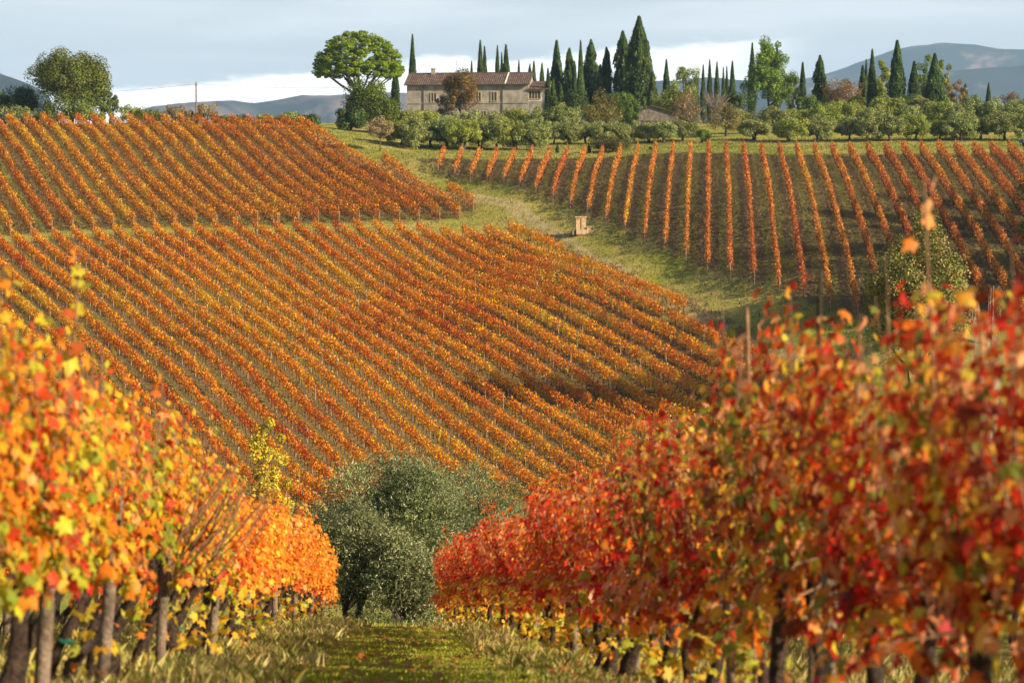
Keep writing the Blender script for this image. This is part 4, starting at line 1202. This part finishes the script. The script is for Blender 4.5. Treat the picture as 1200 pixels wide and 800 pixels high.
PR_LOW = [(3, (0.80, 0.48, 0.03)), (2, (0.60, 0.52, 0.04)), (2, (0.80, 0.25, 0.03))]


def gen_vine(seed, pal, zlo, zhi, nshoot=30, up_extra=0.09, lowpal=None, size=(0.048, 0.082), width=0.30, shape=None):
    """shoots rise from a cordon and arch over, leaves sit alternately along them. returns leaf arrays and cane polylines"""
    r = np.random.default_rng(seed)
    Ps, Ns, Ts, Ss, Cs, canes = [], [], [], [], [], []
    nshoot = int(nshoot * r.uniform(0.68, 1.08))
    xc_ = r.uniform(-.15, .15)
    for k_ in range(nshoot):
        x = xc_ + r.normal(0, 0.27)
        low = r.random() < 0.30
        side = r.choice((-1, 1))
        z0 = zlo + 0.38 + r.uniform(-.06, .1)
        if low: L_ = r.uniform(0.3, 0.6); tgt = np.array((r.uniform(-.25, .25), side * r.uniform(.10, width), -r.uniform(.08, .34)))
        else:
            hgt_ = (zhi - z0) * r.uniform(0.55, 1.02) + (r.uniform(0, 0.22) if r.random() < up_extra else 0)
            tgt = np.array((r.normal(0, .18), side * r.uniform(0.02, width) * 0.9, hgt_))
            L_ = np.linalg.norm(tgt)
        npt = max(5, int(L_ / 0.040))
        tt = np.linspace(0, 1, npt)
        arch = np.sin(tt * math.pi) * r.uniform(0, .12)
        pts = np.stack([x + tgt[0] * tt + r.normal(0, .008, npt).cumsum() * 0.6, tgt[1] * tt ** 0.8 + side * arch, z0 + tgt[2] * (tt if not low else tt ** 1.4)], 1)
        canes.append(pts)
        fam = pick(pal, 1, r, .06)[0]
        if lowpal is not None and low and r.random() < 0.3: fam = pick(lowpal, 1, r, .06)[0]
        for j in range(1, npt):
            for rep in range(2 if r.random() < 0.75 else 1):
                out = unit(np.array((r.normal(0, .7), side * 0.8 + r.normal(0, .7), r.normal(0.1, .5))))
                Ps.append(pts[j] + out * r.uniform(.03, .12))
                Ns.append(out * 0.9 + np.array((0, side * 0.35, 0.45)) + r.normal(0, .35, 3))
                Ts.append(np.array((r.normal(0, .6), side * r.uniform(0, .7), -0.8)))
                Ss.append(r.uniform(*size) * (1 - 0.35 * tt[j] * (not low)))
                c_ = fam if r.random() < 0.55 else pick(lowpal if (lowpal is not None and low and r.random() < .35) else pal, 1, r, .06)[0]
                Cs.append(c_ * (1 + r.normal(0, .12)))
    return [np.array(q) for q in (Ps, Ns, Ts, Ss, Cs)] + [canes]


def cane_mesh(canes, maxn=40, rad=0.006):
    m = MB()
    for c_ in canes[:maxn]:
        idx_ = np.unique(np.linspace(0, len(c_) - 1, 4).astype(int))
        m.tube([tuple(c_[i]) for i in idx_], [rad, rad * .9, rad * .6, rad * .3][:len(idx_)], 4)
    return m


def trunk_mesh(seed, hgt, lean, rad=0.04, double=False, arms=True):
    random.seed(seed); m = MB()
    for q in range(2 if double else 1):
        ox = 0 if q == 0 else random.uniform(.06, .12)
        pts, rr = [], []
        for i in range(8):
            f_ = i / 7
            pts.append((ox + lean * f_ + random.uniform(-.02, .02) + (0.035 * math.sin(f_ * 5 + seed)), random.uniform(-.018, .018) + .03 * math.sin(f_ * 6 + seed * 2), -0.08 + f_ * (hgt + 0.08)))
            rr.append(rad * (1.35 - 0.5 * f_) * random.uniform(.85, 1.15))
        rr[-1] *= 1.5
        m.tube(pts, rr, 9, 0.30)
        if arms:
            for s_ in (-1, 1):
                e = Vector(pts[-1]) + Vector((s_ * 0.48, random.uniform(-.02, .02), random.uniform(-.01, .05)))
                m.tube([pts[-1], Vector(pts[-1]).lerp(e, .5) + Vector((0, 0, .03)), e], [rad * .7, rad * .45, rad * .3], 6, .12)
    return m


def leaf_mesh_from(arr, mat, sel=None, r=None):
    Ps, Ns, Ts, Ss, Cs = arr[:5]
    if sel is not None: Ps, Ns, Ts, Ss, Cs = Ps[sel], Ns[sel], Ts[sel], Ss[sel], Cs[sel]
    V, Ff, cc = leaf_lobed(Ps, unit(Ns), Ts, Ss, np.clip(Cs, .01, .92), r)
    return new_mesh('foliage', V, Ff, mat, cc)


variants = {}
for key, pal, zlo, zhi, lowp, cnt in (('ln', PL_NEAR, .52, 1.76, None, 5), ('lf', PL_FAR, .54, 1.72, None, 6), ('rn', PR_NEAR, .36, 1.84, PR_NEAR, 5), ('rf', PR_FAR, .47, 1.76, PR_LOW, 6), ('r2', PR_FAR, .40, 1.6, PR_LOW, 3)):
    variants[key] = []
    for q in range(cnt):
        arr = gen_vine(500 + 17 * q + len(key) * 3 + ord(key[0]) + ord(key[1]), pal, zlo, zhi, (42 if key[0] == 'l' else 36) if key != 'r2' else 24, lowpal=lowp, width=0.30 if key[0] == 'l' else 0.33)
        variants[key].append((leaf_mesh_from(arr, M_vine, r=np.random.default_rng(q)), cane_mesh(arr[5]).mesh('canes', M_cane)))
trunks = [trunk_mesh(600 + q, .80, (.14, -.05, .2, .05, .25, -.12)[q % 6], .027 + .005 * (q % 3), q % 3 == 1).mesh('trunk', M_bark, True) for q in range(8)]
tie_m = MB(); tie_m.tube([(0, 0, 0.36), (0, 0, .372)], .043, 8); tie_mesh = tie_m.mesh('tie', M_tie)

# single leaves for the nearest vines: three shapes in a dozen colours
single = []
rr_ = np.random.default_rng(900)
for pi, pal in enumerate((PL_NEAR, PR_NEAR)):
    single.append([])
    for c_ in [p[1] for p in pal]:
        for q in range(3):
            V, Ff, cc = leaf_lobed(np.zeros((1, 3)), np.array([(0, 0, 1.0)]), np.array([(0, 1.0, 0)]), np.ones(1), np.array([c_]) * rr_.uniform(.9, 1.1), rr_)
            single[-1].append(new_mesh('leaf', V, Ff, M_vine, cc))

random.seed(99)
LDIR = (-0.0394, 1.0); RDIR = (-0.075, 1.0)


def row_xy(side, k_, y):
    if side == 'l': return (-1.80 - 0.0394 * y - 2.5 * k_, y)
    return (2.20 - 0.075 * y + (0, 4.6, 7.1)[k_], y)


def vine_row_near(side, k_, y0, y1, place):
    ang = math.atan2(1.0, -0.0394 if side == 'l' else -0.075)
    y = y0; i = 0; t_all = []
    while y < y1:
        i += 1
        x, _ = row_xy(side, k_, y)
        z = h1(x, y)
        near = y < (17 if side == 'l' else 15)
        key = ('ln' if y < 21 else 'lf') if side == 'l' else ('rn' if y < 17 else 'rf')
        if k_ > 0: key = 'lf' if side == 'l' else 'r2'
        vs_ = variants[key]; vi = random.randrange(len(vs_))
        colr = {'ln': 'yellow, green and orange', 'lf': 'bright orange', 'rn': 'red, orange and green', 'rf': 'deep red and orange', 'r2': 'red and yellow'}[key]
        lab = f'{ordw(i)} grapevine from the near end of {place}, {colr}'
        flip = math.pi if random.random() < .5 else 0
        s_ = random.uniform(.94, 1.06)
        sz = random.uniform(.93, 1.05) if not (side == 'l' and y > 38) else random.uniform(.85, .92)
        if side == 'l' and k_ == 0: sz *= 1.06 if y < 14 else (1.0 if y < 18 else (.92 if y < 36 else .97))
        if side == 'r' and k_ == 0: sz *= 1.0 if y < 9.6 else (1.10 if y < 12.2 else (.95 if y < 24 else (.82 if y < 36 else .9)))
        # vines keep their own leaf shape: root stays unscaled except for slight vigour
        t_ = thing('grapevine', lab, 'grapevine', (x, y, z), ang + flip, f'vines of {place}', (s_, s_, sz))
        tk = obj('trunk', trunks[random.randrange(8)], t_)
        tk.rotation_euler = (random.uniform(-.08, .08), random.uniform(-.05, .25) * (1 if flip == 0 else -1) * -1, 0 if flip == 0 else math.pi)
        ll = random.uniform(.16, .42) if side == 'l' else random.uniform(-.16, .16)
        sg = 1 if flip == 0 else -1
        tk.rotation_euler = (ll * sg, random.uniform(-.08, .08), 0)
        tk.location = (0, .75 * math.sin(ll) * sg, 0)
        if y < 22 and random.random() < .16:
            obj('tie', tie_mesh, tk)
        obj('canes', vs_[vi][1], t_, 'stuff')
        split = k_ == 0 and ((side == 'l' and 10.5 < y < 15.2) or (side == 'r' and 7.6 < y < 12.6))
        if split:
            pal = PL_NEAR if side == 'l' else PR_NEAR
            arr = gen_vine(1000 + i + (50 if side == 'r' else 0), pal, .52 if side == 'l' else .36, 1.76 if side == 'l' else 1.84, 38, lowpal=None if side == 'l' else PR_NEAR, width=.3 if side == 'l' else .38)
            # outer leaves on the aisle side become single leaf parts
            aisle = (-1 if side == 'l' else 1) * (1 if flip == 0 else -1)
            score = arr[0][:, 1] * aisle
            order = np.argsort(-score)[:100]
            sel = np.ones(len(score), bool); sel[order] = False
            obj('foliage', leaf_mesh_from(arr, M_vine, sel, np.random.default_rng(i)), t_, 'stuff')
            pc = np.array([p[1] for p in pal])
            for j in order:
                ci = int(np.argmin(((pc - arr[4][j]) ** 2).sum(1)))
                lf = obj('leaf', single[0 if side == 'l' else 1][ci * 3 + random.randrange(3)], t_)
                N_ = Vector(arr[1][j]).normalized(); T_ = Vector(arr[2][j]); T_ = (T_ - N_ * T_.dot(N_)).normalized(); B_ = T_.cross(N_)
                Mx = Matrix((B_, T_, N_)).transposed().to_4x4()
                lf.matrix_local = Matrix.Translation(Vector(arr[0][j])) @ Mx @ Matrix.Scale(float(arr[3][j]), 4)
        else:
            obj('foliage', vs_[vi][0], t_, 'stuff')
        t_all.append(t_)
        y += 0.92 if k_ == 0 else 0.98
    return i


nl1 = vine_row_near('l', 0, 9.3, 45, 'the left foreground row')
nr1 = vine_row_near('r', 0, 6.2, 45.5, 'the right foreground row')
vine_row_near('l', 1, 13, 40, 'the second left row')
vine_row_near('r', 1, 9, 34, 'the second right row')
vine_row_near('r', 2, 16, 30, 'the third right row')

# posts: weathered wood, standing in the rows
def post(x, y, hgt, rad, lean, label, group='trellis posts of the foreground rows', mat=M_post, seed=0):
    random.seed(seed + int(y * 10))
    z = h1(x, y)
    m = MB()
    lx, ly = lean
    pts = [(lx * f_ * hgt, ly * f_ * hgt, -0.25 + f_ * (hgt + 0.25)) for f_ in (0, .25, .5, .75, .97, 1)]
    m.tube(pts, [rad * 1.1, rad, rad * 1.02, rad * .93, rad * .92, rad * .7], 9, 0.11)
    o = obj('trellis_post', m.mesh('trellis_post', mat, True)); o.location = (x, y, z)
    return tag(o, label, 'post', group)


i = 0
for y in (11.2, 13.4, 16.2, 20.5, 25.2, 29.8, 34.6, 39.4, 44.9):
    i += 1
    x, _ = row_xy('l', 0, y)
    tall = y == 16.2; random.seed(int(y * 7))
    lab = 'tall weathered grey post rising through the bare canes of the left row' if tall else f'{ordw(i)} wooden post from the near end of the left foreground row'
    post(x + (0.03 if tall else 0), y, 1.68 if tall else 1.15, 0.037 if y < 14 else .036, (.075 if tall else random.uniform(.02, .12), 0), lab, seed=1)
i = 0
for y in (8.2, 10.4, 13.1, 17.3, 21.8, 26.3, 31.0, 36.2, 41.0, 45.8):
    i += 1
    x, _ = row_xy('r', 0, y)
    post(x, y, 1.2, .036, (random.uniform(-.08, .05), 0), f'{ordw(i)} wooden post from the near end of the right foreground row', seed=5)
for i, y in enumerate((14, 19.5, 25, 30.5, 36)):
    x, _ = row_xy('l', 1, y); post(x, y, 1.2, .05, (.05, 0), f'{ordw(i + 1)} wooden post of the second row behind the left one', seed=9)
    x, _ = row_xy('r', 1, y); post(x, y, 1.2, .05, (-.03, 0), f'{ordw(i + 1)} wooden post of the second row behind the right one', seed=10)
# two thin leaning stakes standing above the right row
post(1.27, 12.4, 2.16, .013, (-.03, 0), 'thin yellowish stake leaning left above the right row', None, M_cane, 3)
post(1.36, 11.0, 2.18, .012, (.02, 0), 'thicker brown stake leaning right above the right row', None, M_bark, 4)
for side, nm, y0, y1 in (('l', 'left', 9.2, 45), ('r', 'right', 6, 46)):
    for hz_, wd in ((0.78, 'lowest'), (1.2, 'middle'), (1.6, 'topmost')):
        pts = []
        for y in np.linspace(y0, y1, 24):
            x, _ = row_xy(side, 0, y); pts.append(Vector((x, y, h1(x, y) + hz_)))
        o3 = pts[0].copy(); m = MB(); m.tube([p - o3 for p in pts], .0025, 4)
        o = obj('trellis_wire', m.mesh('trellis_wire', M_wire)); o.location = o3
        tag(o, f'{wd} trellis wire strung along the {nm} foreground row', 'wire')

# long upright shoots sticking out above the rows, part of the vine they grow from
def long_shoot(x, y, z0, z1, lean, pal, seed, label, leafs=9, size=(.08, .11)):
    r = np.random.default_rng(seed); g = h1(x, y)
    n = leafs; tt = np.linspace(0.15, 1, n)
    P = np.stack([lean * tt, r.normal(0, .02, n), z0 + (z1 - z0) * tt], 1) + r.normal(0, .035, (n, 3))
    N = unit(r.normal(0, .6, (n, 3)) + np.array((0.5, -.5, .3)))
    T = np.stack([r.normal(0, .7, n), r.normal(0, .4, n), np.full(n, -.5)], 1)
    V, Ff, cc = leaf_lobed(P, N, T, r.uniform(*size, n) * (1.1 - .45 * tt), pick(pal, n, r), r)
    t_ = thing('vine_shoot', label, 'vine shoot', (x, y, g))
    m = MB(); m.tube([(0, 0, z0), (lean * .5, 0, (z0 + z1) / 2), (lean, 0, z1)], [.007, .006, .003], 5); obj('cane', m.mesh('cane', M_cane), t_)
    for j in range(n):
        sl = slice(j * 13, j * 13 + 13)
        obj('leaf', new_mesh('leaf', V[sl], Ff[:12], M_vine, cc[sl]), t_)


long_shoot(-1.98, 10.8, 1.5, 2.22, .05, [(2, (.55, .10, .03)), (2, (.7, .6, .05)), (1, (.85, .3, .05))], 1, 'upright shoot with yellow green tip leaf and dark red leaves above the left row', 11)
PK = [(2, (.85, .36, .16)), (2, (.80, .22, .04)), (1, (.82, .5, .12))]
long_shoot(1.58, 9.0, 1.4, 2.34, -.05, PK, 2, 'tall pinkish shoot in front of the bushy tree above the right row', 10)
0 and long_shoot(1.30, 11.4, 1.5, 2.14, -.10, PK, 3, 'pale pink shoot leaning left above the right row end of the shade', 9)
long_shoot(1.40, 9.9, 1.3, 1.9, .03, PK + [(2, (.8, .55, .05))], 4, 'short yellow tipped shoot above the right row near the stakes', 8)
long_shoot(-2.3, 15.6, 1.5, 2.02, .04, PL_FAR, 5, 'orange shoot above the left row beside the tall weathered post', 9)

# bare cane bundle beside the tall grey post in the left row
x, y = row_xy('l', 0, 15.9); g = h1(x, y)
random.seed(44); m = MB()
for q in range(26):
    a = Vector((random.uniform(.0, .35), random.uniform(-.3, .1), random.uniform(.75, 1.0))); L_ = random.uniform(.5, .85)
    e = a + Vector((random.uniform(.15, .5), random.uniform(-.1, .1), L_ * random.uniform(.6, 1)))
    m.tube([a, a.lerp(e, .5) + Vector((random.uniform(-.05, .05), 0, random.uniform(-.05, .05))), e], [.007, .006, .003], 5)
tag(obj('cane_bundle', m.mesh('cane_bundle', M_cane)), 'tangle of bare brown canes beside the tall weathered post', 'vine canes').location = (x + .18, y - .25, g)

# ------------------------------------------------------------------ large olive trees at the end of the path
def near_olive(label, u, d, vtop, wpx, seed, leaves, lean=0.0, gnarl=True, pal=OL):
    b = gp(u, d); hgt = zat(vtop, d) - b.z; wm = wpx * d / F
    r = np.random.default_rng(seed); random.seed(seed)
    # clumps of drooping and rising sprays
    cs = ellipsoid_clumps(95, wm * .42, wm * .36, hgt * .36, hgt * .62, r, .45, .6, -.85)
    # sprays: each clump has twigs, leaves sit in pairs along the twigs
    nt = leaves // 14
    ci = r.integers(0, len(cs), nt)
    rad = r.uniform(.35, .75, len(cs)) * wm / 5.2
    dirs = unit(r.normal(size=(nt, 3)) + np.array((0, 0, .35)))
    out = unit(cs[ci] - np.array((0, 0, hgt * .5))) * .5 + dirs
    out = unit(out)
    st = cs[ci] + dirs * (rad[ci] * r.uniform(.2, .9, nt))[:, None]
    tl = r.uniform(.22, .62, nt)
    k_ = 14
    f_ = np.tile(np.linspace(0, 1, k_), nt); ti = np.repeat(np.arange(nt), k_)
    P = st[ti] + out[ti] * (tl[ti] * f_)[:, None] - np.array((0, 0, 1.0)) * (tl[ti] * f_ ** 2 * .35)[:, None]
    n = len(P)
    ax = unit(out[ti] * .6 + r.normal(0, .65, (n, 3)))
    N = unit(np.cross(ax, r.normal(size=(n, 3))) + np.array((0, 0, .35)))
    sd = unit(np.cross(N, ax))
    L = (r.uniform(.055, .095, n))[:, None]; W = L * .30
    V = np.stack([P, P + ax * L * .5 - sd * W / 2, P + ax * L, P + ax * L * .5 + sd * W / 2], 1).reshape(-1, 3)
    cols = pick(pal, n, r, .15) * np.clip(1 + r.normal(0, .2, len(cs)), .6, 1.5)[ci][ti][:, None]
    t_ = thing('olive_tree', label, 'olive tree', b, 0, 'large olive trees at the end of the grass path')
    obj('crown', new_mesh('crown', V, np.arange(n * 4).reshape(n, 4), M_olive, np.repeat(np.clip(cols, .01, .8), 4, 0)), t_)
    m = MB(); r0 = wm * .035
    for q in range(2):
        ox = (-.12, .22)[q] * wm * .25
        limbs(m, (ox, 0, 0), (ox * 2.2 + lean * hgt, random.uniform(-.2, .2), hgt * .30), r0, [tuple(c_) for c_ in cs[q * 12:q * 12 + 12]], 7)
    obj('trunk', m.mesh('trunk', M_trunk, True), t_)


OLN = [(4, (0.17, 0.19, 0.065)), (3, (0.26, 0.28, 0.11)), (1.3, (0.38, 0.39, 0.22)), (2.5, (0.07, 0.09, 0.025))]
near_olive('low grey green olive with dark double trunk left of the path end', 408, 58, 585, 110, 701, 46000, pal=OLN)
near_olive('tallest feathery grey green olive at the end of the grass path', 474, 66, 543, 220, 702, 130000, pal=OLN)
near_olive('olive leaning right behind the end of the right foreground row', 572, 70, 556, 150, 703, 70000, .06, pal=OLN)
near_olive('low olive with short pale trunk right of the dark double trunk', 476, 57, 640, 92, 704, 30000, pal=OLN)
generic_tree('yellow_tree', 'small yellow leafed tree rising behind the left foreground row', 'tree', 312, 700, 498, 58, 64, [(3, (.50, .36, .03)), (2, (.38, .34, .04)), (1, (.25, .26, .04))], 710, 70, 90, .085, .85, .07, .3, .2, uneven=.6, cr=(.08, .16))
generic_tree('yellow_tree', 'lower olive yellow shrub between the left row and the grey olive', 'tree', 345, 740, 590, 50, 60, [(2, (.30, .28, .05)), (2, (.16, .19, .05)), (2, (.22, .24, .06))], 711, 60, 80, .08, .95, .06, .3, .2, uneven=.6, cr=(.08, .16))
for i, (u, vt, wp, d) in enumerate(((430, 715, 70, 60), (500, 705, 60, 62), (535, 690, 60, 66))):
    generic_tree('undergrowth_shrub', ['dark leafy undergrowth shrub between the olive trunks', 'mixed green undergrowth shrub right of the pale olive trunk', 'shaded undergrowth shrub beside the end of the right row'][i], 'shrub', u, 750, vt, wp, d, [(2, (.07, .09, .03)), (2, (.13, .14, .05)), (1, (.2, .17, .06))], 720 + i, 40, 70, .09, 1.0, .04)

# ------------------------------------------------------------------ grass
def blades(n, xs, ys, hrange, pal, name, seed, width=.007, bend=.5, mat=M_grass, per=7, spread=.05):
    r = np.random.default_rng(seed)
    P = np.stack([np.repeat(xs, per), np.repeat(ys, per)], 1) + r.normal(0, spread, (len(xs) * per, 2))
    N_ = len(P)
    z = H(P[:, 0], P[:, 1])
    hh2 = r.uniform(*hrange, N_) * np.repeat(r.uniform(.6, 1.2, len(xs)), per)
    az_ = r.uniform(0, 6.283, N_); ln = r.uniform(.1, bend, N_) * hh2
    dx, dy = np.cos(az_), np.sin(az_)
    wx, wy = -dy * width, dx * width
    b0 = np.stack([P[:, 0] - wx, P[:, 1] - wy, z - .01], 1); b1 = np.stack([P[:, 0] + wx, P[:, 1] + wy, z - .01], 1)
    m0 = np.stack([P[:, 0] + dx * ln * .4 + wx * .8, P[:, 1] + dy * ln * .4 + wy * .8, z + hh2 * .6], 1)
    tp_ = np.stack([P[:, 0] + dx * ln, P[:, 1] + dy * ln, z + hh2], 1)
    V = np.stack([b0, b1, m0, tp_], 1).reshape(-1, 3)
    tuftc = pick(pal, len(xs), r, .12)
    cc = np.repeat(np.repeat(tuftc, per, 0) * r.uniform(.8, 1.2, (N_, 1)), 4, 0)
    return obj(name, new_mesh(name, V, np.arange(N_ * 4).reshape(N_, 4), mat, np.clip(cc, .01, .8)), kind='stuff')


GRN = [(4, (.29, .32, .028)), (3, (.42, .42, .05)), (1.5, (.38, .34, .10))]
DRY = [(4, (.42, .33, .11)), (3, (.52, .41, .17)), (2, (.26, .24, .05)), (1.5, (.15, .19, .02))]
r = np.random.default_rng(800)
n = 34000
ys = r.uniform(10.5, 60, n) ; cxr = (0.2 - 0.057 * ys)
xs = cxr + r.uniform(-1.0, 1.0, n) * (0.9 + .004 * ys) * 1.0
blades(n, xs, ys, (.012, .04), GRN, 'grass', 801, .006, 1.2)
# rough verge at both sides and under the vines: short dry grass with taller clumps
for nm_, x0_, sl_, xa_, xb_, sd_ in (('left', -1.80, -0.0394, -3.2, .95, 802), ('right', 2.20, -0.075, -.75, 4.0, 803)):
    n = 17000
    ys = r.uniform(10, 52, n) ** 1.0
    xs = x0_ + sl_ * ys + r.uniform(xa_, xb_, n)
    blades(n, xs, ys, (.02, .075), DRY + [(2, (.14, .18, .02))], 'verge_grass', sd_, .0045, .9)
    n = 9000
    ys = 10 + 42 * r.random(n) ** 1.4
    xs = x0_ + sl_ * ys + r.uniform(xa_, xb_, n)
    kp = np.array([mnoise.noise(Vector((a * 1.1, b_ * .8, 5.0))) for a, b_ in zip(xs, ys)]) > .10
    xs, ys = xs[kp], ys[kp]
    blades(len(xs), xs, ys, (.06, .17), DRY, 'grass_clumps', sd_ + 20, .0042, .9, per=13, spread=.06)
n = 5000
ys = r.uniform(50, 80, n); xs = r.uniform(-.12, .02, n) * ys
blades(n, xs, ys, (.1, .4), DRY + GRN, 'rough_grass', 804, .012, .8)
# dry weeds along the upper edge of the middle block, and tufts on the slopes
ep = np.array([pix(u, 300, d)[:2] for u, d in ((600, 313), (650, 301), (700, 287), (750, 276), (800, 265), (900, 246))])
tt = r.uniform(0, len(ep) - 1.001, 500); i0 = tt.astype(int); fr = (tt - i0)[:, None]
q = ep[i0] * (1 - fr) + ep[i0 + 1] * fr + r.normal(0, .4, (500, 2)) + np.array((.5, .3))
blades(500, q[:, 0], q[:, 1], (.2, .5), [(2, (.26, .16, .10)), (2, (.32, .23, .10)), (1, (.18, .17, .05))], 'dry_weeds', 805, .03, .9, per=8, spread=.2)
n = 30000
ys = r.uniform(236, 392, n); us = r.uniform(330, 1230, n); xs = (us - 600) / F * ys
mk = ~(inpoly(xs, ys, UP) | inpoly(xs, ys, MID))
mk &= ~inpoly(xs, ys, RIGHT) | (r.random(n) < .35)
blades(mk.sum(), xs[mk], ys[mk], (.08, .28), [(3, (.17, .19, .035)), (3, (.30, .26, .10)), (1, (.10, .14, .03))], 'slope_grass', 806, .05, 1.2, per=4, spread=.35)
n = 26000
ys = r.uniform(205, 385, n); us = r.uniform(-20, 960, n); xs = (us - 600) / F * ys
mk = (inpoly(xs, ys, UP) | inpoly(xs, ys, MID))
blades(mk.sum(), xs[mk], ys[mk], (.06, .24), [(2, (.14, .17, .03)), (3, (.28, .23, .10)), (2, (.18, .13, .07))], 'alley_grass', 807, .05, 1.2, per=3, spread=.35)

# fallen vine leaves on the path, drifted under the rows
n = 5200
ys = r.uniform(11, 50, n); xs = .2 - .057 * ys + np.where(r.random(n) < .35, r.uniform(-2.4, 2.4, n), np.where(r.random(n) < .5, -1, 1) * r.normal(1.9, .45, n))
P = np.stack([xs, ys, H(xs, ys) + .03], 1)
V, Ff, cc = leaf_lobed(P, unit(r.normal(0, .25, (n, 3)) + np.array((0, 0, 1.0))), unit(r.normal(size=(n, 3))), r.uniform(.05, .09, n), pick([(2, (.5, .16, .04)), (2, (.35, .18, .07)), (1, (.6, .4, .06))], n, r), r)
obj('fallen_leaves', new_mesh('fallen_leaves', V, Ff, M_vine, cc), kind='stuff')
# yellow leafed suckers low on the vines
n = 1600
side_ = r.random(n) < .22
ys = r.uniform(12, 45, n)
cl = np.round(ys * .8) / .8
xs = np.where(side_, -1.80 - 0.0394 * ys, 2.2 - .075 * ys) + r.normal(0, .12, n)
ys = cl + r.normal(0, .08, n)
P = np.stack([xs, ys, H(xs, ys) + r.uniform(.08, .5, n)], 1)
V, Ff, cc = leaf_lobed(P, unit(r.normal(0, .8, (n, 3)) + np.array((0, -.4, .4))), unit(r.normal(size=(n, 3)) - np.array((0, 0, .6))), r.uniform(.05, .09, n), pick([(3, (.75, .5, .04)), (2, (.5, .5, .05)), (1, (.8, .3, .03))], n, r), r)
obj('low_vine_leaves', new_mesh('low_vine_leaves', V, Ff, M_vine, cc), kind='stuff')

tris = sum(len(me.loop_triangles) or sum(len(p.vertices) - 2 for p in ()) for me in bpy.data.meshes)
tot = 0
for me in bpy.data.meshes:
    tot += len(me.loops) - 2 * len(me.polygons)
print('unique triangles', tot, 'objects', len(bpy.data.objects))
